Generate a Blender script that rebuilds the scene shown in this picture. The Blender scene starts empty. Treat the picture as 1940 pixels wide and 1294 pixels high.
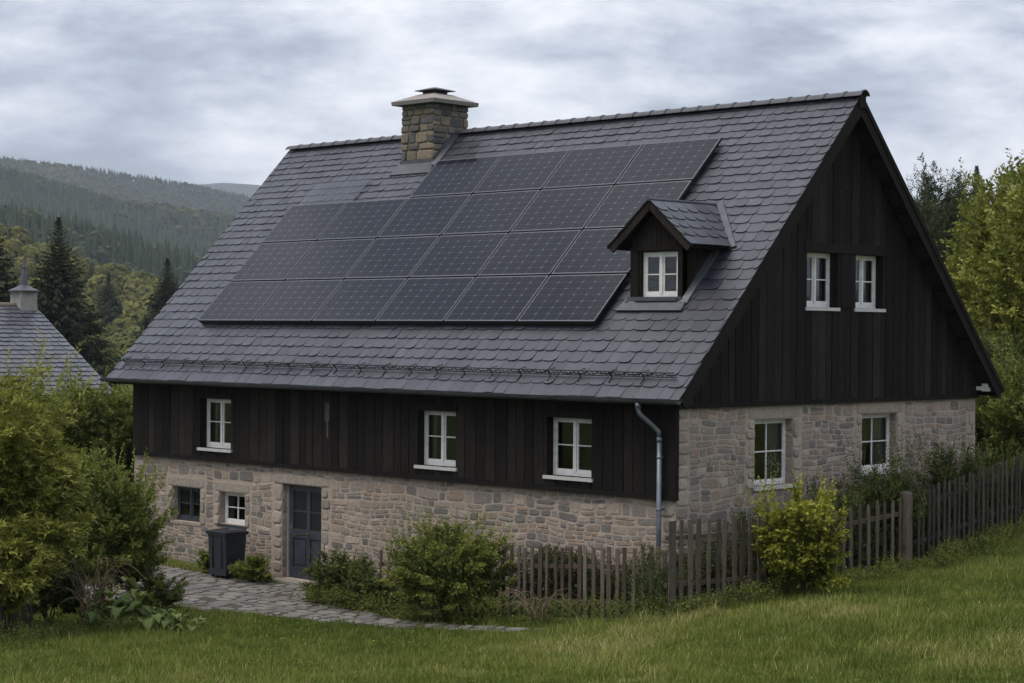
import bpy, math, random
import numpy as np
from mathutils import Vector, Matrix, noise as mnoise
random.seed(7); RNG = np.random.default_rng(11)
S = bpy.context.scene
COL = S.collection
# ------------------------------------------------------------------ camera
CAM = np.array([20.76275819, -25.65967202, 5.25211065])
FWD = Vector((-0.69366192, 0.72028486, -0.00478071)).normalized()
UPV = Vector((-0.00903216, -0.00206136, 0.99995708))
RGT = FWD.cross(UPV).normalized(); UPV = RGT.cross(FWD).normalized()
cd = bpy.data.cameras.new('camera'); cam = bpy.data.objects.new('camera', cd); COL.objects.link(cam)
M4 = Matrix((RGT, UPV, -FWD)).transposed().to_4x4(); M4.translation = Vector(CAM); cam.matrix_world = M4
cd.sensor_width = 36; cd.lens = 36 * 3617.718 / 1940; cd.clip_start = .5; cd.clip_end = 40000
S.camera = cam
# ------------------------------------------------------------------ world
SUN_EL, SUN_AZ = math.radians(64), math.radians(205)      # azimuth from +Y clockwise
W = bpy.data.worlds.new('World'); S.world = W; W.use_nodes = True
nt = W.node_tree; N = nt.nodes; L = nt.links; N.clear()
def nd(tree, t, **k):
    n = tree.nodes.new(t)
    for a, b in k.items(): setattr(n, a, b)
    return n
out = nd(nt, 'ShaderNodeOutputWorld'); bg = nd(nt, 'ShaderNodeBackground'); L.new(bg.outputs[0], out.inputs[0])
sky = nd(nt, 'ShaderNodeTexSky', sky_type='NISHITA', sun_disc=False, sun_elevation=SUN_EL, sun_rotation=SUN_AZ)
tc = nd(nt, 'ShaderNodeTexCoord')
def wnoise(scale, sx, sy, sz, det, rough, off, dist=0.0):
    mp = nd(nt, 'ShaderNodeMapping'); L.new(tc.outputs['Generated'], mp.inputs[0])
    mp.inputs['Scale'].default_value = (sx, sy, sz); mp.inputs['Location'].default_value = off
    n = nd(nt, 'ShaderNodeTexNoise'); L.new(mp.outputs[0], n.inputs['Vector'])
    n.inputs['Scale'].default_value = scale; n.inputs['Detail'].default_value = det
    n.inputs['Roughness'].default_value = rough; n.inputs['Distortion'].default_value = dist
    return n.outputs[0]
def wmath(op, a, b, clamp=False):
    m = nd(nt, 'ShaderNodeMath', operation=op, use_clamp=clamp)
    for i, v in enumerate((a, b)):
        if isinstance(v, (int, float)): m.inputs[i].default_value = v
        else: L.new(v, m.inputs[i])
    return m.outputs[0]
CL_OFF1, CL_OFF2 = (3.1, 1.7, 0.42), (8.2, 5.1, 2.3)
n1 = wnoise(3.9, 1, 1, 4.4, 5, .50, CL_OFF1, .1)
n2 = wnoise(11, 1, 1, 2.6, 12, .62, CL_OFF2, .1)
sepw = nd(nt, 'ShaderNodeSeparateXYZ'); L.new(tc.outputs['Generated'], sepw.inputs[0])
zz = wmath('MAXIMUM', sepw.outputs[2], 0.0)
dens = wmath('ADD', wmath('MULTIPLY', n1, .56), wmath('MULTIPLY', n2, .44))
dens = wmath('SUBTRACT', dens, wmath('MULTIPLY', wmath('MINIMUM', zz, .17), .45))
ramp = nd(nt, 'ShaderNodeValToRGB'); L.new(dens, ramp.inputs[0])
r = ramp.color_ramp; r.elements[0].position = .35; r.elements[0].color = (.22, .245, .295, 1)
r.elements[1].position = .56; r.elements[1].color = (.70, .705, .73, 1)
for p_, c_ in ((.40, (.30, .335, .40, 1)), (.445, (.42, .445, .505, 1)), (.495, (.555, .57, .61, 1))):
    e = r.elements.new(p_); e.color = c_
vs = nd(nt, 'ShaderNodeVectorMath', operation='SCALE'); L.new(ramp.outputs[0], vs.inputs[0]); L.new(wmath('ADD', 11.5, wmath('MULTIPLY', wmath('SUBTRACT', wmath('MAXIMUM', zz, .16), .16), 13.0)), vs.inputs[3])
mx = nd(nt, 'ShaderNodeMixRGB'); mx.inputs[0].default_value = .93
L.new(sky.outputs[0], mx.inputs[1]); L.new(vs.outputs[0], mx.inputs[2]); L.new(mx.outputs[0], bg.inputs[0])
bg.inputs[1].default_value = 0.10
# ------------------------------------------------------------------ sun
sd = bpy.data.lights.new('sun', 'SUN'); sd.energy = 1.5; sd.angle = math.radians(30); sd.color = (1, .90, .78)
so = bpy.data.objects.new('sun', sd); COL.objects.link(so)
sdir = Vector((math.sin(SUN_AZ) * math.cos(SUN_EL), math.cos(SUN_AZ) * math.cos(SUN_EL), math.sin(SUN_EL)))
so.rotation_euler = sdir.to_track_quat('Z', 'Y').to_euler(); so.location = (0, -30, 40)
S.view_settings.view_transform = 'Standard'; S.view_settings.look = 'None'
S.view_settings.exposure = 0.62; S.view_settings.gamma = 1.0; S.view_settings.use_curve_mapping = False
S.cycles.volume_bounces = 0; S.cycles.max_bounces = 8; S.cycles.transparent_max_bounces = 12

# ------------------------------------------------------------------ materials
MAT = {}
class NT:
    def __init__(s, name):
        s.m = bpy.data.materials.new(name); s.m.use_nodes = True; s.t = s.m.node_tree; s.t.nodes.clear()
        s.o = s.n('ShaderNodeOutputMaterial'); MAT[name] = s.m
    def n(s, t, **k):
        x = s.t.nodes.new(t)
        for a, b in k.items(): setattr(x, a, b)
        return x
    def l(s, a, b): s.t.links.new(a, b)
    def set(s, node, **k):
        for a, b in k.items():
            a = a.replace('_', ' ')
            if hasattr(b, 'is_linked') or 'NodeSocket' in type(b).__name__: s.l(b, node.inputs[a])
            else: node.inputs[a].default_value = b
        return node
    def math(s, op, a, b=0.0, clamp=False):
        m = s.n('ShaderNodeMath', operation=op, use_clamp=clamp)
        for i, v in enumerate((a, b)):
            if isinstance(v, (int, float)): m.inputs[i].default_value = v
            else: s.l(v, m.inputs[i])
        return m.outputs[0]
    def noise(s, scale, det=4, rough=.55, sc=(1, 1, 1), dist=0, coord='Object'):
        c = s.n('ShaderNodeTexCoord'); mp = s.n('ShaderNodeMapping'); mp.inputs['Scale'].default_value = sc
        s.l(c.outputs[coord], mp.inputs[0])
        x = s.n('ShaderNodeTexNoise'); s.l(mp.outputs[0], x.inputs['Vector'])
        x.inputs['Scale'].default_value = scale; x.inputs['Detail'].default_value = det
        x.inputs['Roughness'].default_value = rough; x.inputs['Distortion'].default_value = dist
        return x.outputs[0]
    def ramp(s, f, stops):
        x = s.n('ShaderNodeValToRGB'); s.l(f, x.inputs[0]); e = x.color_ramp.elements
        while len(e) < len(stops): e.new(.5)
        for i, (p, c) in enumerate(stops): e[i].position = p; e[i].color = (*c, 1)
        return x.outputs[0]
    def mix(s, f, a, b, mode='MIX'):
        x = s.n('ShaderNodeMixRGB', blend_type=mode)
        for i, v in enumerate((f, a, b)):
            if isinstance(v, (int, float)): x.inputs[i].default_value = v
            elif isinstance(v, tuple): x.inputs[i].default_value = (*v, 1)
            else: s.l(v, x.inputs[i])
        return x.outputs[0]
    def tone(s):
        a = s.n('ShaderNodeAttribute', attribute_name='tone'); return a.outputs['Fac']
    def bump(s, h, strength=.5, dist=.02):
        b = s.n('ShaderNodeBump'); s.l(h, b.inputs['Height']); b.inputs['Strength'].default_value = strength
        b.inputs['Distance'].default_value = dist; return b.outputs[0]
    def bsdf(s, color, rough=.7, normal=None, metallic=0.0, spec=.5):
        b = s.n('ShaderNodeBsdfPrincipled')
        for nm, v in (('Base Color', color), ('Roughness', rough), ('Metallic', metallic), ('Specular IOR Level', spec)):
            if isinstance(v, (int, float)): b.inputs[nm].default_value = v
            elif isinstance(v, tuple): b.inputs[nm].default_value = (*v, 1)
            else: s.l(v, b.inputs[nm])
        if normal is not None: s.l(normal, b.inputs['Normal'])
        s.l(b.outputs[0], s.o.inputs[0]); return b
def leafmat(name, stops, trans=.35, rough=.55):
    t = NT(name)
    big = t.noise(1.3, 3, .6); col = t.ramp(t.math('ADD', t.math('MULTIPLY', t.tone(), .75), t.math('MULTIPLY', big, .30)), stops)
    b = t.bsdf(col, rough + .05, spec=.2)
    tr = t.n('ShaderNodeBsdfTranslucent'); t.l(t.mix(.35, col, (.12, .16, .02)), tr.inputs[0])
    m = t.n('ShaderNodeMixShader'); m.inputs[0].default_value = trans
    t.l(b.outputs[0], m.inputs[1]); t.l(tr.outputs[0], m.inputs[2]); t.l(m.outputs[0], t.o.inputs[0])
# slate
def slatemat(name, c0, c1):
    t = NT(name); n = t.noise(9, 5, .6); f = t.math('ADD', t.math('MULTIPLY', t.tone(), .7), t.math('MULTIPLY', n, .3))
    col = t.ramp(f, [(.1, c0), (.9, c1)])
    lich = t.ramp(t.noise(2.3, 6, .7), [(.58, (0, 0, 0)), (.74, (1, 1, 1))])
    col = t.mix(t.math('MULTIPLY', lich, .25), col, (.13, .13, .12))
    fine = t.noise(38, 4, .6, (1, .35, .35))
    patch = t.ramp(t.noise(.45, 6, .65), [(.35, (.78, .78, .79)), (.65, (1.12, 1.11, 1.08))]); col = t.mix(1.0, col, patch, 'MULTIPLY')
    moss = t.ramp(t.noise(3.6, 8, .72), [(.64, (0, 0, 0)), (.70, (1, 1, 1))]); col = t.mix(t.math('MULTIPLY', moss, .5), col, (.045, .05, .028))
    t.bsdf(col, t.ramp(n, [(.2, (.32,)*3), (.8, (.50,)*3)]), t.bump(fine, .5, .006), spec=.6)
slatemat('slate', (.020, .0225, .0315), (.046, .0500, .0655))
slatemat('slate_old', (.045, .049, .058), (.088, .093, .105))
t = NT('underlay'); t.bsdf((.012, .012, .014), .9)
t = NT('ridge_tile'); t.bsdf(t.ramp(t.noise(6, 5), [(.3, (.035, .036, .042)), (.7, (.065, .066, .075))]), .5, t.bump(t.noise(30), .4, .005))
def woodmat(name, a, b, c, warm=.5):
    t = NT(name)
    g = t.noise(7, 8, .65, (9, 9, .55), .4); g2 = t.noise(1.4, 5, .6, (1, 1, .5))
    g = t.ramp(g, [(.3, (0, 0, 0)), (.7, (1, 1, 1))]); f = t.math('ADD', t.math('MULTIPLY', t.tone(), .35), t.math('ADD', t.math('MULTIPLY', g, .38), t.math('MULTIPLY', g2, .42)))
    col = t.ramp(f, [(.25, a), (.6, b), (.95, c)])
    t.bsdf(col, .88, t.bump(g, .6, .010), spec=.14)
woodmat('dark_wood', (.0048, .0041, .0036), (.0145, .0122, .0104), (.046, .036, .029))
woodmat('dark_trim', (.0065, .0057, .0052), (.0135, .0112, .0098), (.026, .021, .017))
woodmat('weathered_wood', (.045, .035, .027), (.105, .083, .065), (.20, .168, .137))
woodmat('dark_fence_wood', (.028, .023, .019), (.062, .052, .043), (.115, .10, .085))
woodmat('bark', (.022, .018, .014), (.05, .042, .034), (.09, .078, .064))
def stonemat(name, stops, bumpd=.02):
    t = NT(name); n = t.noise(14, 8, .7); n2 = t.noise(3.2, 5, .6)
    col = t.ramp(t.math('ADD', t.math('MULTIPLY', t.tone(), .85), t.math('MULTIPLY', n2, .18)), stops)
    col = t.mix(.75, col, t.ramp(n, [(.25, (.30, .30, .30)), (.55, (.62,)*3), (.8, (.85, .84, .82))]), 'OVERLAY')
    z_ = t.n('ShaderNodeNewGeometry'); sz = t.n('ShaderNodeSeparateXYZ'); t.l(z_.outputs['Position'], sz.inputs[0])
    low_tint = t.math('MULTIPLY', t.ramp(t.math('ADD', sz.outputs[2], t.math('MULTIPLY', n2, .8)), [(.55, (1, 1, 1)), (1.0, (0, 0, 0))]), .5 if name in ('rubble', 'dressed_stone') else 0.)
    col = t.mix(low_tint, col, (.10, .098, .075))  # house wall stones turn darker towards the bottom
    t.bsdf(col, .88, t.bump(n, .9, bumpd), spec=.2)
stonemat('rubble', [(0, (.105, .098, .092)), (.2, (.165, .152, .138)), (.5, (.26, .222, .188)), (.7, (.235, .178, .133)), (.88, (.32, .265, .215)), (1, (.39, .325, .265))])
stonemat('dressed_stone', [(0, (.20, .175, .15)), (.5, (.27, .23, .19)), (1, (.33, .285, .235))], .012)
stonemat('chimney_stone', [(0, (.055, .058, .062)), (.35, (.10, .10, .098)), (.65, (.16, .135, .105)), (1, (.21, .17, .125))])
stonemat('cap_stone', [(0, (.15, .14, .13)), (1, (.24, .22, .20))], .008)
stonemat('flagstone', [(0, (.10, .095, .088)), (.5, (.14, .132, .122)), (1, (.185, .172, .157))])
t = NT('mortar'); n = t.noise(20, 6, .7); n2 = t.noise(1.1, 4)
t.bsdf(t.mix(t.math('MULTIPLY', n2, .5), t.ramp(n, [(.3, (.32, .262, .213)), (.7, (.46, .38, .31))]), (.28, .23, .19)), .95, t.bump(n, .9, .02), spec=.2)
t = NT('chimney_mortar'); t.bsdf(t.ramp(t.noise(20), [(.3, (.13, .11, .085)), (.7, (.20, .17, .13))]), .95)
t = NT('earth'); t.bsdf(t.ramp(t.noise(6, 6), [(.3, (.03, .024, .017)), (.7, (.07, .058, .042))]), .95, t.bump(t.noise(20), .8, .03))
t = NT('white_paint'); n = t.noise(5, 5, .6, (1, 1, 3)); t.bsdf(t.ramp(n, [(.3, (.56, .55, .52)), (.6, (.70, .69, .665))]), .45)
t = NT('sill_paint'); n = t.noise(11, 6, .7, (1, 1, 5)); t.bsdf(t.ramp(n, [(.3, (.36, .355, .33)), (.6, (.55, .54, .51))]), .6, t.bump(n, .3, .004))
t = NT('pale_render'); n = t.noise(4, 6, .7); t.bsdf(t.ramp(n, [(.3, (.20, .19, .175)), (.7, (.36, .34, .315))]), .9)
t = NT('beige_paint'); t.bsdf(t.ramp(t.noise(5), [(.3, (.30, .27, .24)), (.7, (.36, .33, .29))]), .6)
t = NT('door_paint'); t.bsdf(t.ramp(t.noise(4, 5), [(.3, (.030, .036, .046)), (.7, (.042, .050, .062))]), .42, t.bump(t.noise(9, 6, .6, (6, 6, .5)), .15, .004))
t = NT('door_glass'); t.bsdf((.012, .013, .015), .35, spec=.4)
t = NT('zinc'); n = t.noise(7, 5, .6, (1, 1, 1)); t.bsdf(t.ramp(n, [(.3, (.12, .135, .155)), (.7, (.20, .22, .25))]), .45, metallic=.55)
t = NT('gutter_metal'); n = t.noise(3, 5); t.bsdf(t.ramp(n, [(.3, (.055, .062, .068)), (.7, (.095, .105, .115))]), .42, metallic=.5)
t = NT('lead'); n = t.noise(4, 5); t.bsdf(t.ramp(n, [(.3, (.055, .058, .068)), (.7, (.085, .09, .103))]), .5, metallic=.25)
t = NT('black_metal'); t.bsdf((.018, .018, .020), .5, metallic=.3)
t = NT('brass'); t.bsdf((.45, .36, .2), .3, metallic=1)
t = NT('steel'); t.bsdf((.45, .45, .45), .35, metallic=1)
t = NT('curtain'); t.bsdf(t.ramp(t.noise(3, 3, .5, (18, 18, .6)), [(.3, (.16, .16, .155)), (.7, (.34, .34, .32))]), .9)
t = NT('bin_plastic'); n = t.noise(5, 5); t.bsdf(t.ramp(n, [(.3, (.014, .016, .022)), (.7, (.022, .025, .032))]), .42)
t = NT('interior'); t.bsdf((.02, .019, .018), .95)
t = NT('glass')
fr = t.n('ShaderNodeFresnel'); fr.inputs[0].default_value = 1.5
gl = t.n('ShaderNodeBsdfGlossy'); gl.inputs['Roughness'].default_value = .03; gl.inputs[0].default_value = (.9, .95, .95, 1)
tr = t.n('ShaderNodeBsdfTransparent'); tr.inputs[0].default_value = (.62, .66, .64, 1)
bm_ = t.bump(t.noise(2.2, 2, .5), .05, .03); t.l(bm_, gl.inputs['Normal'])
m = t.n('ShaderNodeMixShader'); t.l(t.math('MULTIPLY', fr.outputs[0], 1.5, True), m.inputs[0]); t.l(tr.outputs[0], m.inputs[1]); t.l(gl.outputs[0], m.inputs[2]); t.l(m.outputs[0], t.o.inputs[0])
t = NT('clear_glass')
gl = t.n('ShaderNodeBsdfGlossy'); gl.inputs['Roughness'].default_value = .15; gl.inputs[0].default_value = (.85, .85, .85, 1)
tr = t.n('ShaderNodeBsdfTransparent'); tr.inputs[0].default_value = (.86, .86, .88, 1)
m = t.n('ShaderNodeMixShader'); m.inputs[0].default_value = .07; t.l(tr.outputs[0], m.inputs[1]); t.l(gl.outputs[0], m.inputs[2]); t.l(m.outputs[0], t.o.inputs[0])
# solar cells: a grid in the pane's own UV
t = NT('solar_cells')
uv = t.n('ShaderNodeUVMap'); sp = t.n('ShaderNodeSeparateXYZ'); t.l(uv.outputs[0], sp.inputs[0])
def gridline(sock, n_, w):
    f = t.math('FRACT', t.math('MULTIPLY', sock, float(n_))); d = t.math('ABSOLUTE', t.math('SUBTRACT', f, .5))
    return t.math('SUBTRACT', .5, d)           # 0 on a line
du, dv = gridline(sp.outputs[0], 6, 0), gridline(sp.outputs[1], 7, 0)
lu = t.math('LESS_THAN', du, .035); lv = t.math('LESS_THAN', dv, .045)
line = t.math('MAXIMUM', lu, lv)
dia = t.math('LESS_THAN', t.math('ADD', du, dv), .13)
bus = t.math('MULTIPLY', t.math('LESS_THAN', gridline(sp.outputs[1], 28, 0), .12), .16)
base = t.ramp(t.noise(2.0, 4, .6), [(.3, (.004, .005, .009)), (.7, (.007, .008, .014))])
col = t.mix(bus, base, (.06, .065, .08)); col = t.mix(t.math('MULTIPLY', line, .26), col, (.075, .08, .095))
col = t.mix(t.math('MULTIPLY', dia, .40), col, (.17, .18, .21))
t.bsdf(col, .13, t.bump(t.noise(1.6, 3, .5), .05, .02), spec=.19)
t = NT('panel_frame'); t.bsdf((.10, .105, .115), .4, metallic=.6)
t = NT('panel_side'); t.bsdf((.012, .012, .013), .5)
# ground materials
t = NT('ground_soil'); n = t.noise(.7, 6, .6); n2 = t.noise(9, 6, .7)
g = t.ramp(t.math('ADD', t.math('MULTIPLY', n, .6), t.math('MULTIPLY', n2, .4)), [(.3, (.042, .055, .012)), (.55, (.080, .096, .020)), (.75, (.15, .14, .045))])
gp = t.n('ShaderNodeNewGeometry'); ln = t.n('ShaderNodeVectorMath', operation='LENGTH'); t.l(gp.outputs['Position'], ln.inputs[0])
g = t.mix(t.math('DIVIDE', t.math('SUBTRACT', ln.outputs['Value'], 300.), 400., True), g, (.022, .032, .018))
t.bsdf(g, .95, t.bump(n2, .8, .05), spec=.15)
leafmat('grass', [(.05, (.040, .060, .009)), (.35, (.102, .142, .020)), (.62, (.205, .230, .044)), (.92, (.46, .38, .18))], .30)
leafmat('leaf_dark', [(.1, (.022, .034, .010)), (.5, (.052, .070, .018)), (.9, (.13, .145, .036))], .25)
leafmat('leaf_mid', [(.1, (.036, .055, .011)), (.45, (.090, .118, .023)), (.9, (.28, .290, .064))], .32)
leafmat('leaf_light', [(.1, (.055, .073, .012)), (.45, (.150, .168, .026)), (.9, (.37, .36, .08))], .35)
leafmat('leaf_yellow', [(.1, (.060, .080, .010)), (.45, (.165, .180, .020)), (.9, (.42, .40, .06))], .3)
leafmat('leaf_big', [(.1, (.045, .070, .020)), (.5, (.095, .135, .036)), (.9, (.19, .22, .055))], .28)
leafmat('leaf_conifer', [(.1, (.016, .026, .013)), (.5, (.038, .052, .022)), (.9, (.085, .10, .042))], .15, .7)
leafmat('needles', [(.1, (.010, .018, .009)), (.5, (.022, .034, .014)), (.9, (.044, .056, .022))], .12, .7)
leafmat('forest_far', [(.08, (.012, .026, .013)), (.42, (.030, .048, .020)), (.62, (.075, .090, .024)), (.9, (.17, .155, .036))], .12, .8)
leafmat('forest_mid', [(.1, (.036, .048, .014)), (.5, (.080, .095, .024)), (.9, (.165, .155, .036))], .25, .7)
t = NT('dead_stem'); t.bsdf((.16, .11, .07), .8)
# ------------------------------------------------------------------ mesh helpers
WLOC = {}
def link(name, me, parent=None, loc=None):
    o = bpy.data.objects.new(name, me); COL.objects.link(o)
    if parent is not None:
        o.parent = parent; pl = WLOC[parent.name]; o.location = (-pl[0], -pl[1], -pl[2]) if any(pl) else (0, 0, 0)
        WLOC[o.name] = (0., 0., 0.)
    else: WLOC[o.name] = (0., 0., 0.)
    return o
def tag(o, label=None, cat=None, group=None, kind=None):
    if label: o['label'] = label
    if cat: o['category'] = cat
    if group: o['group'] = group
    if kind: o['kind'] = kind
    return o
def thing(name, label, cat, loc, group=None):
    o = bpy.data.objects.new(name, None); COL.objects.link(o); o.location = loc; o.empty_display_size = .3
    WLOC[o.name] = tuple(float(c) for c in loc); return tag(o, label, cat, group)
class MB:
    def __init__(s): s.v = []; s.f = []; s.m = []; s.t = []
    def face(s, pts, m=0, tone=.5):
        b = len(s.v); s.v += [tuple(p) for p in pts]; s.f.append(tuple(range(b, b + len(pts)))); s.m.append(m); s.t.append(tone)
    def add(s, vs, fs, m=0, tone=.5):
        b = len(s.v); s.v += [tuple(p) for p in vs]
        for f in fs: s.f.append(tuple(b + i for i in f)); s.m.append(m); s.t.append(tone)
    def box(s, a, b, m=0, tone=.5):
        x0, y0, z0 = a; x1, y1, z1 = b
        s.add([(x0, y0, z0), (x1, y0, z0), (x1, y1, z0), (x0, y1, z0), (x0, y0, z1), (x1, y0, z1), (x1, y1, z1), (x0, y1, z1)],
              [(0, 3, 2, 1), (4, 5, 6, 7), (0, 1, 5, 4), (1, 2, 6, 5), (2, 3, 7, 6), (3, 0, 4, 7)], m, tone)
    def prism(s, poly0, poly1, m=0, tone=.5):   # two matching loops
        n = len(poly0); s.add(list(poly0) + list(poly1), [tuple(range(n))[::-1], tuple(range(n, 2 * n))] + [(i, (i + 1) % n, n + (i + 1) % n, n + i) for i in range(n)], m, tone)
    def tube(s, pts, rad, seg=8, m=0, tone=.5, caps=True):
        pts = [Vector(p) for p in pts]; n = len(pts)
        rs = rad if isinstance(rad, (list, tuple)) else [rad] * n
        vs = []; ref = Vector((0, 0, 1))
        for i, p in enumerate(pts):
            d = (pts[min(i + 1, n - 1)] - pts[max(i - 1, 0)]).normalized()
            r_ = ref if abs(d.dot(ref)) < .95 else Vector((1, 0, 0))
            a = d.cross(r_).normalized(); b = d.cross(a).normalized()
            if i > 0 and a.dot(pa) < 0: a = -a; b = -b
            pa = a
            for k in range(seg):
                q = 2 * math.pi * k / seg; vs.append(p + (a * math.cos(q) + b * math.sin(q)) * rs[i])
        fs = [(i * seg + k, i * seg + (k + 1) % seg, (i + 1) * seg + (k + 1) % seg, (i + 1) * seg + k) for i in range(n - 1) for k in range(seg)]
        if caps: fs += [tuple(range(seg))[::-1], tuple((n - 1) * seg + k for k in range(seg))]
        s.add(vs, fs, m, tone)
    def build(s, name, mats, parent=None, smooth=False):
        me = bpy.data.meshes.new(name); me.from_pydata(s.v, [], s.f)
        for mm in ([mats] if isinstance(mats, str) else mats): me.materials.append(MAT[mm])
        me.polygons.foreach_set('material_index', s.m)
        a = me.attributes.new('tone', 'FLOAT', 'FACE'); a.data.foreach_set('value', np.array(s.t, dtype=np.float32))
        if smooth: me.polygons.foreach_set('use_smooth', [True] * len(s.f))
        me.update(); return link(name, me, parent)
def bulk(name, V, F, tone, mat, parent=None, smooth=False):
    V = np.asarray(V, np.float32); F = np.asarray(F, np.int32); k = F.shape[1]; n = len(F)
    me = bpy.data.meshes.new(name); me.vertices.add(len(V)); me.vertices.foreach_set('co', V.ravel())
    me.loops.add(n * k); me.loops.foreach_set('vertex_index', F.ravel())
    me.polygons.add(n); me.polygons.foreach_set('loop_start', np.arange(0, n * k, k, dtype=np.int32))
    try: me.polygons.foreach_set('loop_total', np.full(n, k, np.int32))
    except Exception: pass
    me.materials.append(MAT[mat]); me.update(calc_edges=True)
    a = me.attributes.new('tone', 'FLOAT', 'FACE'); a.data.foreach_set('value', np.asarray(tone, np.float32))
    if smooth: me.polygons.foreach_set('use_smooth', np.ones(n, bool))
    me.validate(); return link(name, me, parent)
rnd = random.random
def ru(a, b): return a + (b - a) * random.random()

# ------------------------------------------------------------------ terrain
CP = np.array([ # x, y, z  near the house
 (-18, -1, .15), (-16, 0, .12), (-12, 0, .06), (-10, -.3, -.02), (-8, -.4, -.02), (-6, -.5, .0), (-3, -.6, .18), (0, -.8, .48),
 (-13.8, -1.1, .02), (-8.8, -4, -.02), (-7.4, -3.4, -.01), (-5.3, -3.1, .0), (-3.0, -2.6, .08), (-1.2, -2.6, .22), (-11, -3, .0),
 (-5.9, -1.2, .04), (-2.6, -1.2, .30), (.6, -1.3, .52), (1.5, -2.0, .72), (1.5, .5, .80), (1.5, 2.9, .85), (1.5, 5, .88), (1.5, 7, 1.1), (1.5, 9.3, 1.40), (1.5, 13, 1.8),
 (0, 0, .6), (0, 5, 1.0), (0, 10, 1.6), (-8, 5, .8), (-16, 6, .6), (-8, 12, 1.6), (-16, 13, 1.0),
 (-.5, -12.8, .79), (4.15, -8.4, .85), (9.8, -5.7, 1.26), (6.8, -.3, 1.28), (4.9, -3.5, 1.03), (2.4, -3.3, .72), (-5.8, -9.6, .34), (-3.8, -7.7, .40),
 (-6.6, -9, .22), (-7.8, -7.4, .10), (-9.5, -6, .0), (-14, -7, -.1), (-20, -4, .0), (-14, -14, .0), (-6, -17, .6),
 (5, -15, 1.5), (12, -12, 2.0), (12, 2, 2.1), (8, 8, 2.1), (6, 14, 2.4), (14, 14, 3.4), (20, -25, 3.6), (22, -8, 3.2), (8, -28, 2.2), (-2, 22, 2.2), (26, 6, 4.2), (-25, 8, -.4), (-28, -6, -.3)], float)
def _tps():
    P = CP[:, :2]; n = len(P); d = np.linalg.norm(P[:, None] - P[None], axis=2)
    K = np.where(d > 0, d * d * np.log(np.maximum(d, 1e-9)), 0) + np.eye(n) * 1.5
    A = np.zeros((n + 3, n + 3)); A[:n, :n] = K; A[:n, n] = 1; A[:n, n + 1:] = P; A[n, :n] = 1; A[n + 1:, :n] = P.T
    return np.linalg.solve(A, np.r_[CP[:, 2], 0, 0, 0])
TW = _tps()
FR = (RGT.x, RGT.y); FF = (FWD.x, FWD.y)
def sstep(a, b, x): t_ = np.clip((x - a) / (b - a), 0, 1); return t_ * t_ * (3 - 2 * t_)
def vnoise(x, y, sc, seed=0):
    x = x / sc + seed * 17.3; y = y / sc + seed * 9.1
    xi = np.floor(x); yi = np.floor(y); fx = x - xi; fy = y - yi; fx = fx * fx * (3 - 2 * fx); fy = fy * fy * (3 - 2 * fy)
    def h(a, b): v = np.sin(a * 127.1 + b * 311.7 + seed * 74.7) * 43758.5453; return v - np.floor(v)
    return (h(xi, yi) * (1 - fx) + h(xi + 1, yi) * fx) * (1 - fy) + (h(xi, yi + 1) * (1 - fx) + h(xi + 1, yi + 1) * fx) * fy
def crest(az, xs, ys): # az given as the tangent-plane angle; heights over distance
    return np.interp(az, xs, ys)
def farz(x, y):
    dx, dy = x - CAM[0], y - CAM[1]; r = np.hypot(dx, dy)
    f = dx * FF[0] + dy * FF[1]; s = dx * FR[0] + dy * FR[1]; az = np.arctan2(s, f)     # right positive
    px = 970 + 3617 * np.tan(np.clip(az, -.6, .6))
    def el(xs, ys): return (632 - np.interp(px, xs, ys)) / 3617.
    zA = 5 + 3400 * el([-900, -200, 0, 115, 232, 348, 444, 600, 900, 2200], [330, 310, 319, 326, 342, 360, 377, 405, 440, 470]) - 9
    zB = 5 + 2200 * el([-900, 0, 115, 232, 430, 600, 900, 2200], [330, 341, 368, 397, 422, 450, 470, 490]) - 11
    zC2 = 5 + 1100 * el([-900, 0, 150, 350, 450, 600, 2200], [400, 412, 432, 482, 508, 530, 540]) - 10
    zC = 5 + 620 * el([-900, 0, 60, 200, 300, 400, 600, 2200], [425, 440, 458, 500, 524, 560, 580, 560]) - 9
    zF = 5 + 6600 * el([-900, 200, 370, 430, 480, 530, 700, 2200], [420, 372, 361, 356, 358, 366, 420, 440])
    R = [90, 170, 260, 400, 620, 760, 1100, 1350, 2200, 2700, 3400, 4600, 6600, 8200]
    left = 1 - sstep(-.2, .35, az)
    Z = [0 * r - .5 - 1.5 * left + 2.5 * (1 - left), 0 * r - 6 * left + 3 * (1 - left), 0 * r - 9 * left + 3 * (1 - left), 0 * r - 3, zC, zC - 14, zC2, zC2 - 22, zB, zB - 70, zA, zA - 160, zF, zF - 300]
    out_ = Z[0].copy()
    for i in range(len(R) - 1):
        t_ = sstep(R[i], R[i + 1], r); m_ = (r > R[i]) if i else (r > -1)
        out_ = np.where(r > R[i], Z[i] * (1 - t_) + Z[i + 1] * t_, out_)
    back = sstep(1.0, 1.6, np.abs(az))
    out_ = out_ * (1 - back) + (5 + 25 * sstep(100, 3000, r)) * back
    return out_ + (vnoise(x, y, 90, 2) - .5) * 6 * sstep(200, 500, r)
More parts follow.
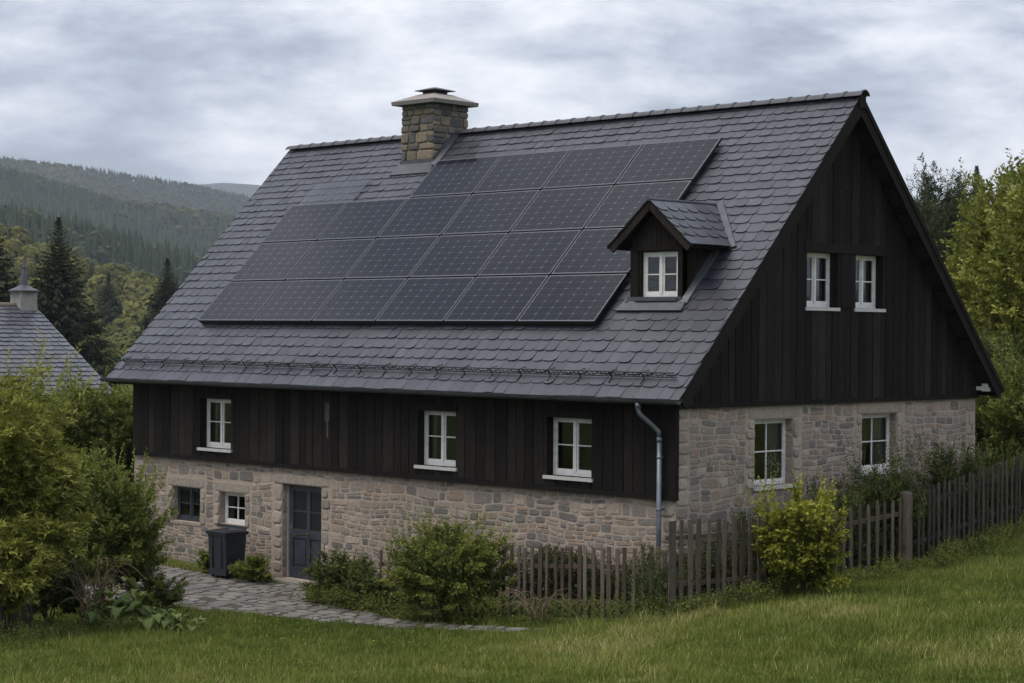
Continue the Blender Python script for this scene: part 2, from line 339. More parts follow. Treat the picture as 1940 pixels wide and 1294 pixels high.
def H(x, y):
    x = np.atleast_1d(np.asarray(x, float)); y = np.atleast_1d(np.asarray(y, float))
    sh = x.shape; x = x.ravel(); y = y.ravel(); z = np.empty(len(x))
    for i in range(0, len(x), 60000):
        xs, ys = np.clip(x[i:i + 60000], -32, 30), np.clip(y[i:i + 60000], -32, 28)
        d = np.sqrt((xs[:, None] - CP[:, 0]) ** 2 + (ys[:, None] - CP[:, 1]) ** 2) + 1e-9
        z[i:i + 60000] = (d * d * np.log(d)) @ TW[:-3] + TW[-3] + TW[-2] * xs + TW[-1] * ys
    d0 = np.hypot(x + 0, y + 3); w = sstep(26, 75, d0)
    z = z * (1 - w) + farz(x, y) * w
    z += (vnoise(x, y, 1.7, 1) - .5) * .05 * sstep(0, 3, -y - 2.5 + 0 * x)
    return z.reshape(sh)
def h1(x, y): return float(H([x], [y])[0])
az = np.radians(np.r_[-180, np.arange(-175, -32, 6), np.arange(-30, 26, .35), np.arange(28, 178, 6)])
rr = np.r_[.01, np.arange(2, 20, 1.), np.arange(20, 50, .4), 50 * 1.05 ** np.arange(0, 104)]
A_, R_ = np.meshgrid(az, rr, indexing='ij')
TX = CAM[0] + R_ * (np.cos(A_) * FF[0] + np.sin(A_) * FR[0]); TY = CAM[1] + R_ * (np.cos(A_) * FF[1] + np.sin(A_) * FR[1])
TZ = H(TX, TY); na, nr = TX.shape
i, j = np.meshgrid(np.arange(na), np.arange(nr - 1), indexing='ij'); i2 = (i + 1) % na
Fq = np.stack([i * nr + j, i * nr + j + 1, i2 * nr + j + 1, i2 * nr + j], -1).reshape(-1, 4)
tag(bulk('ground', np.stack([TX, TY, TZ], -1).reshape(-1, 3), Fq, np.full(len(Fq), .5), 'ground_soil', smooth=True), kind='structure')
# ------------------------------------------------------------------ stones in a wall
def chaikin(p, it=1, q=.25):
    for _ in range(it):
        n = len(p); o = []
        for k in range(n):
            a, b = p[k], p[(k + 1) % n]
            o += [(a[0] * (1 - q) + b[0] * q, a[1] * (1 - q) + b[1] * q), (a[0] * q + b[0] * (1 - q), a[1] * q + b[1] * (1 - q))]
        p = o
    return p
def stone(mb, P, u0, v0, u1, v1, gap=.012, h=.022, jit=.14, m=0, tone=None, it=2, q=.25):
    """P(u,v,n) maps wall coordinates to the world; one domed, rounded, irregular stone"""
    w, t_ = u1 - u0 - gap, v1 - v0 - gap
    if w < .03 or t_ < .03: return
    u0 += gap / 2; v0 += gap / 2; j = jit
    c = [(u0 + w * rnd() * j, v0 + t_ * rnd() * j), (u0 + w * (1 - rnd() * j), v0 + t_ * rnd() * j),
         (u0 + w * (1 - rnd() * j), v0 + t_ * (1 - rnd() * j)), (u0 + w * rnd() * j, v0 + t_ * (1 - rnd() * j))]
    if jit > .08 and w > 1.4 * t_:
        c.insert(3, (u0 + w * ru(.3, .7), v0 + t_ * ru(.96, 1.06))); c.insert(1, (u0 + w * ru(.3, .7), v0 + t_ * ru(-.06, .05)))
    p = chaikin(c, it, q); n = len(p); cx = sum(a[0] for a in p) / n; cy = sum(a[1] for a in p) / n
    h = h * ru(.5, 1.3); tone = rnd() if tone is None else tone
    vs = [P(a, b, -.02) for a, b in p]; tl = (ru(-.3, .3) * h, ru(-.3, .3) * h)
    def lift(a, b, k, hh): a2, b2 = cx + (a - cx) * k, cy + (b - cy) * k; return P(a2, b2, hh + tl[0] * (a2 - cx) / w * 2 + tl[1] * (b2 - cy) / t_ * 2)
    vs += [lift(a, b, .96, h * .62) for a, b in p] + [lift(a, b, .80, h) for a, b in p] + [lift(cx, cy, 1, h * ru(.9, 1.25))]
    fs = []
    for r_ in (0, 1):
        fs += [(r_ * n + k, r_ * n + (k + 1) % n, (r_ + 1) * n + (k + 1) % n, (r_ + 1) * n + k) for k in range(n)]
    fs += [(2 * n + k, 2 * n + (k + 1) % n, 3 * n) for k in range(n)]
    mb.add(vs, fs, m, tone)
def rubble(mb, P, u0, u1, v0, v1, holes, hmin=.07, hmax=.21, wmin=.16, wmax=.62, h=.010, gap=.012, wav=.028):
    ph = rnd() * 9; Pw = lambda u, v, n: P(u, v + wav * math.sin(u * 1.9 + v * 3 + ph) + wav * .6 * math.sin(u * 4.7 - v * 5 + ph * 2), n)
    v = v0
    while v < v1 - .03:
        hh = min(ru(hmin, hmax), v1 - v)
        if v1 - v - hh < hmin * .6: hh = v1 - v
        cuts = sorted([(a, c) for (a, b, c, d) in holes if b < v + hh * .55 and d > v + hh * .45])
        segs = []; x = u0
        for a, c in cuts:
            if a > x: segs.append((x, a))
            x = max(x, c)
        if x < u1: segs.append((x, u1))
        for a, b in segs:
            u = a
            while u < b - .02:
                w = random.choice((ru(wmin, wmax), ru(wmin, wmax * .6))) * (hh / hmax * .5 + .55)
                if b - u - w < wmin: w = b - u
                if w > .6: w = w / 2
                if hh > .13 and rnd() < .28:
                    k = ru(.38, .62); stone(mb, Pw, u, v, u + w, v + hh * k, gap, h); stone(mb, Pw, u, v + hh * k, u + w, v + hh, gap, h)
                else: stone(mb, Pw, u, v, u + w, v + hh, gap * ru(.6, 1.8), h, ru(.04, .16), it=random.choice((1, 1, 2)), q=ru(.10, .22))
                u += w
        v += hh
def quoins(mb, P, ua, dirn, v0, v1, wl=.34, ws=.22, hmin=.18, hmax=.30, m=1, h=.028):
    v = v0; k = random.randint(0, 1)
    while v < v1 - .05:
        hh = min(ru(hmin, hmax), v1 - v)
        if v1 - v - hh < .1: hh = v1 - v
        w = (wl if k else ws) * ru(.9, 1.08); k ^= 1
        a, b = (ua, ua + w) if dirn > 0 else (ua - w, ua)
        stone(mb, P, a, v, b, v + hh, .014, h, .04, m, None, 2, .2); v += hh
def strips(edges, bot, top, holes):
    """columns between the edges minus the holes -> (ua, ub, bottom, top at ua, top at ub)"""
    res = []
    for a, b in zip(edges[:-1], edges[1:]):
        cut = sorted([(h_[1], h_[3]) for h_ in holes if h_[0] < b - 1e-4 and h_[2] > a + 1e-4]); lo = bot
        for c0, c1 in cut:
            if c0 > lo + .01: res.append((a, b, lo, c0, c0))
            lo = max(lo, c1)
        ta, tb = top(a), top(b)
        if max(ta, tb) > lo + .01: res.append((a, b, lo, max(ta, lo), max(tb, lo)))
    return res
# ------------------------------------------------------------------ the farmhouse
LH, WH, ZE, ZR, OY, OX, OXL = 15.994, 9.915, 4.162, 9.796, .407, .414, .465
ZT, ZG = 2.413, 3.99
SL = (ZR - ZE) / (WH / 2 + OY); CS = 1 / math.sqrt(1 + SL * SL); SN = SL * CS; SLEN = (WH / 2 + OY) / CS
house = thing('stone_farmhouse', 'large dark boarded and rubble stone farmhouse with solar panels on its slate roof', 'house', (-8, 5, 0))
PF = lambda u, v, n: (u, -n, v)          # front wall, n outward
PG = lambda u, v, n: (n, u, v)           # gable wall, n outward
FH = [(-13.43, 2.66, -12.34, 3.745), (-6.43, 2.65, -5.37, 3.72), (-2.99, 2.65, -1.90, 3.71)]                 # front boarded windows
SH = [(-14.52, .97, -13.49, 1.74), (-12.80, 1.03, -11.90, 1.72), (-10.64, .04, -9.37, 2.02)]                # front stone openings, door last
GU = [(3.75, 5.77, 4.75, 6.80), (5.36, 5.77, 6.32, 6.80)]
GS = [(2.24, 2.49, 3.42, 3.70), (5.69, 2.60, 6.92, 3.71)]
def roofz(y): return ZE + SL * (min(y, WH - y) + OY)
TH = .30
def shell(P, edges, bot, top, holes, mb, m=0, n0=0., n1=-TH):
    for a, b, lo, ta, tb in strips(edges, bot, top, holes):
        mb.prism([P(a, lo, n0), P(b, lo, n0), P(b, tb, n0), P(a, ta, n0)], [P(a, lo, n1), P(b, lo, n1), P(b, tb, n1), P(a, ta, n1)], m)
def edg(a, b, holes, extra=()): return sorted(set([a, b, *extra] + [x for h_ in holes for x in (h_[0], h_[2])]))
# walls (mortar behind stones; the timber backing)
mb = MB()
shell(PF, edg(-LH, 0, SH), -.4, lambda u: ZT, SH, mb)
mb.box((-LH, TH, -.4), (-LH + TH, WH, ZG)); mb.box((-LH + TH, WH - TH, -.4), (-TH, WH, ZG))
shell(PG, edg(TH, WH, GS), 0., lambda u: ZG, GS, mb); shell(PG, [TH + .001, WH - .001], -.4, lambda u: 0., [], mb)
shell(lambda u, v, n: (n - .001, u, v), [0.002, TH], -.4, lambda u: ZG, [], mb)
wall = mb.build('stone_wall', 'mortar', house)
# front stones
mb = MB()
door_l, door_r = SH[2][0], SH[2][2]
qh = [(-14.52 - .22, .93, -13.49 + .2, 1.97), (-12.80 - .2, .99, -11.90 + .2, 1.97), (-10.64 - .34, -.1, -9.37 + .3, 2.24)]
rubble(mb, PF, -LH + .38, -.33, -.25, ZT - .01, qh)
quoins(mb, PF, -LH, 1, -.1, ZT, .42, .36); quoins(mb, PF, 0., -1, -.1, ZT, .36, .30)
for k, (a, b, c, d) in enumerate(SH):
    lo = -.1 if k == 2 else b - .04
    quoins(mb, PF, a, -1, lo, d, .30 if k == 2 else .2, .26 if k == 2 else .18); quoins(mb, PF, c, 1, lo, d, .28 if k == 2 else .19, .22 if k == 2 else .16)
    stone(mb, PF, a - (.32 if k == 2 else .2), d, c + (.26 if k == 2 else .18), d + (.22 if k == 2 else .23), .012, .02, .02, 1, .5 if k == 2 else (.55 if k else .3), 2, .12)
# dressed reveals inside the openings
for k, (a, b, c, d) in enumerate(SH):
    for uu, sg in ((a, 1), (c, -1)):
        Pr = (lambda U, s_: (lambda u, v, n: (U + s_ * n * .5, u, v)))(uu, sg)
        quoins(mb, Pr, 0.0, 1, b, d, TH - .02, TH - .02)
mb.build('front_stonework', ['rubble', 'dressed_stone'], wall)
mb = MB()
qh = [(a - .26, b - .04, c + .28, d + .27) for a, b, c, d in GS]
rubble(mb, PG, .36, WH - .34, .2, ZG - .01, qh)
quoins(mb, PG, 0., 1, .2, ZG, .40, .32); quoins(mb, PG, WH, -1, .2, ZG, .38, .3)
for a, b, c, d in GS:
    quoins(mb, PG, a, -1, b - .04, d, .26, .2); quoins(mb, PG, c, 1, b - .04, d, .27, .2)
    stone(mb, PG, a - .22, d, c + .22, ZG - .02, .012, .02, .02, 1, .45, 2, .12)
    for uu, sg in ((a, 1), (c, -1)):
        Pr = (lambda U, s_: (lambda u, v, n: (-u, U + s_ * n * .5, v)))(uu, sg)
        quoins(mb, Pr, 0.0, 1, b, d, TH - .02, TH - .02)
mb.build('gable_stonework', ['rubble', 'dressed_stone'], wall)
# timber cladding
def board_edges(a, b, lo=.17, hi=.29):
    e = [a]
    while e[-1] < b - lo: e.append(e[-1] + ru(lo, hi))
    if b - e[-1] < lo * .6: e.pop()
    e.append(b) if e[-1] < b else None
    return e
def boards(mb, P, a, b, bot, top, holes, n0=.0, th=.024, gap=.016, lo_=.17, hi_=.29):
    ee = board_edges(a, b, lo_, hi_)
    for x0, x1 in zip(ee[:-1], ee[1:]):
        dn = n0 + th + ru(-.003, .007); tn = rnd()
        for u0, u1, lo, ta, tb in strips(sorted(set([x0 + gap / 2, x1 - gap / 2] + [h_[i_] for h_ in holes for i_ in (0, 2) if x0 + gap / 2 < h_[i_] < x1 - gap / 2])), bot, top, holes):
            if u1 - u0 < .01: continue
            mb.prism([P(u0, lo, dn), P(u1, lo, dn), P(u1, tb, dn), P(u0, ta, dn)], [P(u0, lo, n0 - .004), P(u1, lo, n0 - .004), P(u1, tb, n0 - .004), P(u0, ta, n0 - .004)], 0, tn)
mb = MB()
PF2 = lambda u, v, n: PF(u, v, n + .03); PG2 = lambda u, v, n: PG(u, v, n + .02)
shell(PF2, edg(-LH - .01, -.32, FH), ZT, lambda u: ZE + .2, FH, mb, 1, 0., -TH); shell(PF2, [-.32, -.002], ZT, lambda u: ZE + .2, [], mb, 1, 0., -.028)
boards(mb, PF2, -LH, -.10, ZT + .05, lambda u: ZE + .2, FH, lo_=.19, hi_=.34)
mb.box((-LH - .012, -.105, ZT - .035), (.066, -.005, ZT + .045), 1, .3)                  # bottom drip board
mb.box((-.10, -.095, ZT + .045), (.062, .0, ZE + .1), 1, .5)                            # corner board
for a, b, c, d in FH: mb.box((a - .10, -.10, d + .003), (c + .06, -.056, d + .12), 1, .4)
front_clad = mb.build('front_timber_cladding', ['dark_wood', 'dark_trim'], house)
mb = MB(); top_g = lambda u: roofz(u) - .14
shell(PG2, edg(.0, WH, GU, (WH / 2,)), ZG, top_g, GU, mb, 1)
ah = [(3.66, 6.80, 6.40, 6.99)]
boards(mb, PG2, .02, WH - .02, ZG + .05, top_g, GU + ah)
mb.box((-.005, -.03, ZG - .035), (.085, WH + .01, ZG + .045), 1, .3)
mb.box((.03, 3.66, 6.803), (.072, 6.40, 6.985), 1, .7)
mb.box((.044, 4.88, 5.79), (.060, 5.23, 6.80), 1, .5)
mb.tube([(.055, 5.0, 8.07), (.046, 5.0, 8.07)], .045, 12, 2); mb.box((.046, 4.994, 8.1), (.052, 5.008, 8.95), 2)
gable_clad = mb.build('gable_timber_cladding', ['dark_wood', 'dark_trim', 'underlay'], house)
mb = MB()
top_b = lambda u: ZE + .2
shell(lambda u, v, n: (u, WH + n - .01, v), [-LH, -.31], ZG, top_b, [], mb, 0, -.01, -.3)
shell(lambda u, v, n: (-LH - n, u, v), [0.31, WH / 2, WH], ZT, top_g, [], mb, 0, 0, -.25)
mb.build('rear_timber_cladding', 'dark_wood', house)
# roof ------------------------------------------------------------------------------------------------
XL, XR = -LH - OXL, OX
def FS(u, s, n): return (u, -OY + s * CS - n * SN, ZE + s * SN + n * CS)              # front slope frame
def BS(u, s, n): q = FS(u, s, n); return (q[0], WH - q[1], q[2])
mb = MB()
for P in (FS, BS):
    sl = SLEN + (.0 if P is FS else 0)
    lo = [P(XL + .04, 0.02, -.02), P(XR - .04, .02, -.02), P(XR - .04, SLEN - .0, -.02), P(XL + .04, SLEN, -.02)]
    hi = [P(XL + .04, 0.05, -.16), P(XR - .04, .05, -.16), P(XR - .04, SLEN - .15, -.16), P(XL + .04, SLEN - .15, -.16)]
    mb.prism(lo, hi, 0)
roof = mb.build('roof', 'underlay', house)
mb = MB()   # barge boards, fascia, soffit rafters
for P in (FS, BS):
    for xx, sg in ((XR, 1), (XL, -1)):
        x0, x1 = sorted((xx, xx - sg * .038))
        mb.prism([P(x0, -.02, -.26), P(x1, -.02, -.26), P(x1, -.05, .0), P(x0, -.05, .0)], [P(x0, SLEN - .25, -.26), P(x1, SLEN - .25, -.26), P(x1, SLEN, .0), P(x0, SLEN, .0)], 0, .6)
        x0, x1 = sorted((xx + sg * .022, xx - sg * .03))
        if P is BS or sg < 0: mb.prism([P(x0, -.05, -.08), P(x1, -.05, -.08), P(x1, -.05, .012), P(x0, -.05, .012)], [P(x0, SLEN - .05, -.08), P(x1, SLEN - .05, -.08), P(x1, SLEN, .012), P(x0, SLEN, .012)], 0, .2)
    y0 = P(0, 0, 0)[1]; s_ = 1 if P is FS else -1
    ya, yb = sorted((y0 + s_ * .02, y0 + s_ * .05))
    mb.box((XL + .04, ya, ZE - .16), (XR - .04, yb, ZE - .01), 0, .3)
    for k in range(11):      # lookouts under the verge
        s0 = .25 + k * .68
        mb.prism([P(.09, s0, -.165), P(XR - .04, s0, -.165), P(XR - .04, s0 + .10, -.165), P(.09, s0 + .10, -.165)], [P(.09, s0, -.25), P(XR - .04, s0, -.25), P(XR - .04, s0 + .10, -.25), P(.09, s0 + .10, -.25)], 0, .5)
mb.build('barge_board', 'dark_trim', roof)
# slates
def slates(mb, P, u0, u1, s0, s1, holes=(), h0=.275, h1=.205, w=(.23, .36), first_straight=True, detail=True, lift=.026, reach=None):
    s = s0; k = 0
    while s < s1 - .02:
        f = (s - s0) / (s1 - s0); hh = h0 * (1 - f) + h1 * f
        if s + hh > s1 - .08: hh = s1 - s
        u = u0 - rnd() * .25; wob = ru(-.006, .006)
        while u < u1:
            ww = ru(*w); wide = False
            a, b = max(u, u0), min(u + ww, u1)
            if b - a > .03 and not any(h_[0] < a and b < h_[2] and h_[1] < s and s + hh < h_[3] for h_ in holes):
                straight = first_straight and k == 0
                top = s + hh + .05; top = min(top, s1 + .0); bo = s + wob + ru(-.008, .008); g = .004; hb = lift + ru(-.006, .008)
                a += g; b -= g; W_ = b - a
                if straight: pts = [(a, bo), (b, bo - .0)]
                else:
                    rl, rr_ = hh * ru(.10, .20), hh * ru(.34, .50); cl, cr = min(.42 * W_, rl * 1.2), min(.40 * W_, rr_ * .85)
                    pts = [(a, bo + rl), (a + cl * .10, bo + rl * .55), (a + cl * .38, bo + rl * .2), (a + cl, bo + .01), (a + W_ * .5, bo),
                           (b - cr, bo + .005), (b - cr * .45, bo + rr_ * .16), (b - cr * .12, bo + rr_ * .48), (b, bo + rr_)]
                nz = lambda q: hb + (.006 - hb) * max(0, min(1, (q[1] - bo) / (top - bo)))
                loop = pts + [(b, top), (a, top)]; n = len(loop); tn = min(1, max(0, .5 + random.gauss(0, .27)))
                tilt = ru(-.004, .004)
                vs = [P(q[0], q[1], nz(q) + tilt * (q[0] - a) / max(W_, .1)) for q in loop] + [P(q[0], q[1] + .003, nz(q) - .019) for q in pts]
                m_ = len(pts); fs = [tuple(range(n))] + [(n + i_, n + i_ + 1, i_ + 1, i_) for i_ in range(m_ - 1)]
                mb.add(vs, fs, 0, tn)
            u += ww
        s += hh; k += 1
mb = MB(); holes_r = [(-14.2, 1.9, -2.6, 5.3), (-9.6, 5.3, -2.6, 6.5)]
slates(mb, FS, XL - .01, XR + .012, -.06, SLEN - .02, holes_r)
mb.build('front_slates', 'slate', roof)
mb = MB(); slates(mb, BS, XL - .01, XR + .02, -.06, SLEN - .02, (), .34, .32, (.5, .7)); mb.build('rear_slates', 'slate', roof)
mb = MB()   # ridge tiles
x = XL - .03; yr = WH / 2; passed = False
def ridge_tile(mb, x0, x1, yr, zr, r=.15, seg=7, ang=1.25, tn=.5):
    A = [(-ang + 2 * ang * i_ / seg) for i_ in range(seg + 1)]
    def ring(xx, rad): return [(xx, yr + math.sin(q) * rad, zr - .10 + math.cos(q) * rad) for q in A]
    rs = [ring(x0, r + .014), ring(x0 + .05, r + .014), ring(x0 + .052, r), ring(x1, r - .004)]; vs = sum(rs, []); n = seg + 1
    fs = [(j_ * n + i_, j_ * n + i_ + 1, (j_ + 1) * n + i_ + 1, (j_ + 1) * n + i_) for j_ in range(3) for i_ in range(seg)]
    b = [(x0, yr + math.sin(q) * (r - .02), zr - .10 + math.cos(q) * (r - .02)) for q in A]; vs += b; fs += [(i_, 4 * n + i_, 4 * n + i_ + 1, i_ + 1) for i_ in range(seg)]
    b = [(x1, yr + math.sin(q) * (r - .03), zr - .10 + math.cos(q) * (r - .03)) for q in A]; vs += b; fs += [(3 * n + i_, 3 * n + i_ + 1, 5 * n + i_ + 1, 5 * n + i_) for i_ in range(seg)]
    mb.add(vs, fs, 0, tn)
while x < XR:
    x1 = min(x + ru(.40, .47), XR + .04)
    if x1 > -11.3 and not passed: mb.build('ridge_tiles', 'ridge_tile', roof); mb = MB(); passed = True
    if x1 < -11.3 or x > -10.75: ridge_tile(mb, x1, x - .03, yr, ZR + .035, tn=rnd())
    x = x1
mb.build('ridge_tiles', 'ridge_tile', roof)
mb = MB(); mb.box((XR - .02, yr - .10, ZR - .24), (XR + .035, yr + .10, ZR + .03), 0); mb.build('ridge_end', 'dark_trim', roof)
# gutter & downpipe
def half_pipe(mb, x0, x1, y, z, r, seg=10, m=0):
    pr = [(y + math.cos(math.pi + math.pi * i_ / seg) * r, z + math.sin(math.pi + math.pi * i_ / seg) * r) for i_ in range(seg + 1)]
    pr = [(pr[0][0] - .012, pr[0][1] + .012)] + pr + [(pr[-1][0], pr[-1][1] + .03)]; inn = [(y + (a - y) * .92, z + (b - z) * .92 + .004) for a, b in pr][::-1]
    poly = pr + inn; mb.prism([(x0, a, b) for a, b in poly], [(x1, a, b) for a, b in poly], m)
    for xx in (x0, x1 - .006): mb.prism([(xx, a, b) for a, b in pr[1:-1]], [(xx + .006, a, b) for a, b in pr[1:-1]], m)
mb = MB(); half_pipe(mb, XL - .12, XR + .02, -OY - .075, ZE - .045, .075)
k = XL + .3
while k < XR: mb.tube([(k, -OY + .02, ZE - .02), (k, -OY - .075, ZE - .122), (k, -OY - .155, ZE - .02)], .007, 5); k += .8
gut = mb.build('gutter', 'gutter_metal', house)
tag(gut, 'dark grey half round gutter along the front eave')
mb = MB()
pp = [(-.46, -OY - .07, ZE - .08), (-.46, -OY - .07, ZE - .22), (-.44, -OY - .05, ZE - .30), (-.31, -.26, ZE - .50), (-.25, -.175, ZE - .60), (-.24, -.165, ZE - .74)]
mb.tube(pp, .043, 12); mb.tube([(-.24, -.165, ZE - .72), (-.24, -.165, .40)], .046, 12)
mb.tube([(-.24, -.165, ZE - .70), (-.24, -.165, ZE - .78)], .054, 12); mb.tube([(-.46, -OY - .07, ZE - .10), (-.46, -OY - .07, ZE - .20)], .056, 12)
for z in (3.1, 2.2, 1.2): mb.tube([(-.24, -.165, z), (-.24, -.165, z + .03)], .053, 12); mb.box((-.255, -.17, z), (-.225, -.03, z + .03))
tag(mb.build('downpipe', 'zinc', house, True), 'blue grey zinc downpipe near the front corner')
# snow guard
mb = MB(); g0, g1 = -16.15, .12
for s_, n_ in ((.42, .16), (.42, .05)): mb.tube([FS(g0, s_, n_), FS(g1, s_, n_)], .013, 6)
k = g0
while k < g1 + .01:
    mb.tube([FS(k, .42, .17), FS(k, .40, .02), FS(k, .28, .035)], .013, 5); mb.tube([FS(k, .42, .15), FS(k, .60, .035)], .009, 5); k += .74
k = g0
while k < g1: mb.tube([FS(k, .42, .16), FS(k + ru(-.02, .02), .42, .04)], .007, 4); k += .105
mb.build('snow_guard', 'black_metal', house)
# windows -----------------------------------------------------------------------------------------------
def bar(mb, P, a, b, c, d, n0, n1, m=0, tn=.5):
    mb.prism([P(a, b, n0), P(c, b, n0), P(c, d, n0), P(a, d, n0)], [P(a, b, n1), P(c, b, n1), P(c, d, n1), P(a, d, n1)], m, tn)
def window(parent, P, o, rec=.14, frame='white_paint', style='double', curtain=0, sill='sill_paint', sp=.07, parts=True, hbar=.5):
    a, b, c, d = o; mb = MB(); n0 = -rec; fw = .055
    bar(mb, P, a, b, a + fw, d, n0, n0 - .06); bar(mb, P, c - fw, b, c, d, n0, n0 - .06)
    bar(mb, P, a + fw, d - fw, c - fw, d, n0, n0 - .06); bar(mb, P, a + fw, b, c - fw, b + fw + .02, n0, n0 - .06)
    ia, ib, ic, id_ = a + fw, b + fw + .02, c - fw, d - fw; mid = (ia + ic) / 2; panes = []
    if style == 'double':
        bar(mb, P, mid - .028, ib, mid + .028, id_, n0 + .012, n0 - .05)
        for x0, x1 in ((ia, mid - .028), (mid + .028, ic)):
            cw = .036; n2 = n0 - .010
            bar(mb, P, x0, ib, x0 + cw, id_, n2, n0 - .05); bar(mb, P, x1 - cw, ib, x1, id_, n2, n0 - .05)
            bar(mb, P, x0 + cw, ib, x1 - cw, ib + cw + .01, n2, n0 - .05); bar(mb, P, x0 + cw, id_ - cw, x1 - cw, id_, n2, n0 - .05)
            hz = ib + (id_ - ib) * hbar; bar(mb, P, x0 + cw, hz - .011, x1 - cw, hz + .011, n2 - .006, n0 - .045)
    else:
        cw = .03; n2 = n0 - .010
        bar(mb, P, ia, ib, ia + cw, id_, n2, n0 - .05); bar(mb, P, ic - cw, ib, ic, id_, n2, n0 - .05)
        bar(mb, P, ia + cw, ib, ic - cw, ib + cw, n2, n0 - .05); bar(mb, P, ia + cw, id_ - cw, ic - cw, id_, n2, n0 - .05)
        hz = ib + (id_ - ib) * hbar
        bar(mb, P, mid - .014, ib + cw, mid + .014, id_ - cw, n2 - .004, n0 - .045)
        bar(mb, P, ia + cw, hz - .012, mid - .014, hz + .012, n2 - .006, n0 - .045); bar(mb, P, mid + .014, hz - .012, ic - cw, hz + .012, n2 - .006, n0 - .045)
    w = mb.build('window', frame, parent)
    g = MB(); g.face([P(ia, ib, n0 - .032), P(ic, ib, n0 - .032), P(ic, id_, n0 - .032), P(ia, id_, n0 - .032)])
    g.build('pane', 'glass', w)
    if curtain:
        cm = MB(); nn = n0 - .13
        def cloth(x0, x1, z0, z1):
            K = 24; vs = []
            for i_ in range(K + 1):
                x = x0 + (x1 - x0) * i_ / K; q = nn + .02 * math.sin(i_ * 1.7); vs += [P(x, z0, q), P(x, z1, q)]
            cm.add(vs, [(2 * i_, 2 * i_ + 2, 2 * i_ + 3, 2 * i_ + 1) for i_ in range(K)])
        wd = (ic - ia)
        for f0, f1 in {1: ((-.05, .18), (.82, 1.05)), 2: ((.62, 1.05),), 3: ((-.05, .30), (.50, 1.05))}[curtain]:
            cm = MB(); cloth(ia + wd * f0, ia + wd * f1, ib - .05, id_ + .05); cm.build('curtain', 'curtain', w)
    if sill:
        sm = MB(); bar(sm, P, a - .055, b - .065, c + .055, b - .003, sp, -.005); bar(sm, P, a + .004, b - .055, c - .004, b - .001, -.004, n0 - .02)
        sm.build('sill', sill, w)
    return w
for o, cu in zip(FH, (1, 1, 0)): window(house, PF2, o, .15, curtain=cu, hbar=.52, sp=.075)
mb0 = None
tag(window(house, PF, SH[0], .14, 'door_paint', 'double', 2, 'dressed_stone', .02), 'small dark framed window in the stone wall')
window(house, PF, SH[1], .15, 'white_paint', 'cross', 1, 'gutter_metal', .02)
window(house, PG2, GU[0], .15, curtain=3, sp=.06); window(house, PG2, GU[1], .15, curtain=3, sp=.06)
window(house, PG, GS[0], .16, 'white_paint', 'cross', 2, 'sill_paint', .06); window(house, PG, GS[1], .16, 'white_paint', 'cross', 2, 'sill_paint', .06)
# door
a, b, c, d = SH[2]; mb = MB(); n0 = -.19
bar(mb, PF, a + .06, b + .01, c - .002, d - .002, n0, n0 - .04)
dw = (a + .06, c - .002); mid = (dw[0] + dw[1]) / 2
for x0, x1 in ((dw[0], dw[0] + .11), (mid - .055, mid + .055), (dw[1] - .11, dw[1])): bar(mb, PF, x0, b + .01, x1, d - .002, n0 + .028, n0)
for z0, z1 in ((b + .01, b + .24), (b + .86, b + 1.04), (d - .14, d - .002)):
    for x0, x1 in ((dw[0] + .11, mid - .055), (mid + .055, dw[1] - .11)): bar(mb, PF, x0, z0, x1, z1, n0 + .028, n0)
for x0, x1 in ((dw[0] + .11, mid - .055), (mid + .055, dw[1] - .11)):
    bar(mb, PF, x0, b + 1.40, x1, b + 1.43, n0 + .022, n0); bar(mb, PF, x0 + .05, b + .30, x1 - .05, b + .80, n0 + .016, n0)
door = mb.build('door', 'door_paint', house)
mb = MB()
for x0, x1 in ((dw[0] + .11, mid - .055), (mid + .055, dw[1] - .11)):
    for z0, z1 in ((b + 1.04, b + 1.40), (b + 1.43, d - .14)): bar(mb, PF, x0, z0, x1, z1, n0 + .006, n0)
mb.build('door_pane', 'door_glass', door)
mb = MB(); zc = b + .95
mb.tube([(mid, -n0 * -1 - .028, zc), (mid, n0 * -1 * -1 - .0 - .03, zc)][:1] + [(mid, .19 - .075, zc)], .016, 8); mb.tube([(mid, .19 - .06, zc), (mid, .19 - .085, zc)], [.028, .022], 10)
mb.build('door_knob', 'brass', door)
mb = MB(); bar(mb, PF, dw[0] + .03, zc - .02, dw[0] + .07, zc + .20, n0 + .036, n0 + .028); mb.tube([(dw[0] + .05, .162, zc + .12), (dw[0] + .05, .11, zc + .12), (dw[0] + .15, .105, zc + .12)], .010, 6)
mb.build('door_handle', 'steel', door)
mb = MB(); bar(mb, PF, a, b, a + .055, d, -.12, n0 - .03); mb.build('door_jamb', 'beige_paint', house)
mb = MB(); stone(mb, lambda u, v, n: (u, -v, n), a - .10, -.19, c + .12, .34, .0, .02, .02, 0, .9, 2, .1)
vs = [(a - .09, -.33, -.1), (c + .11, -.33, -.1), (c + .11, .30, -.1), (a - .09, .30, -.1)]; mb.prism(vs, [(x, y, .035) for x, y, z in vs], 0, .6)
mb.v = [(x, y, z + (.04 if i_ < 100 and False else 0)) for i_, (x, y, z) in enumerate(mb.v)]
mb.build('door_step', 'cap_stone', house)
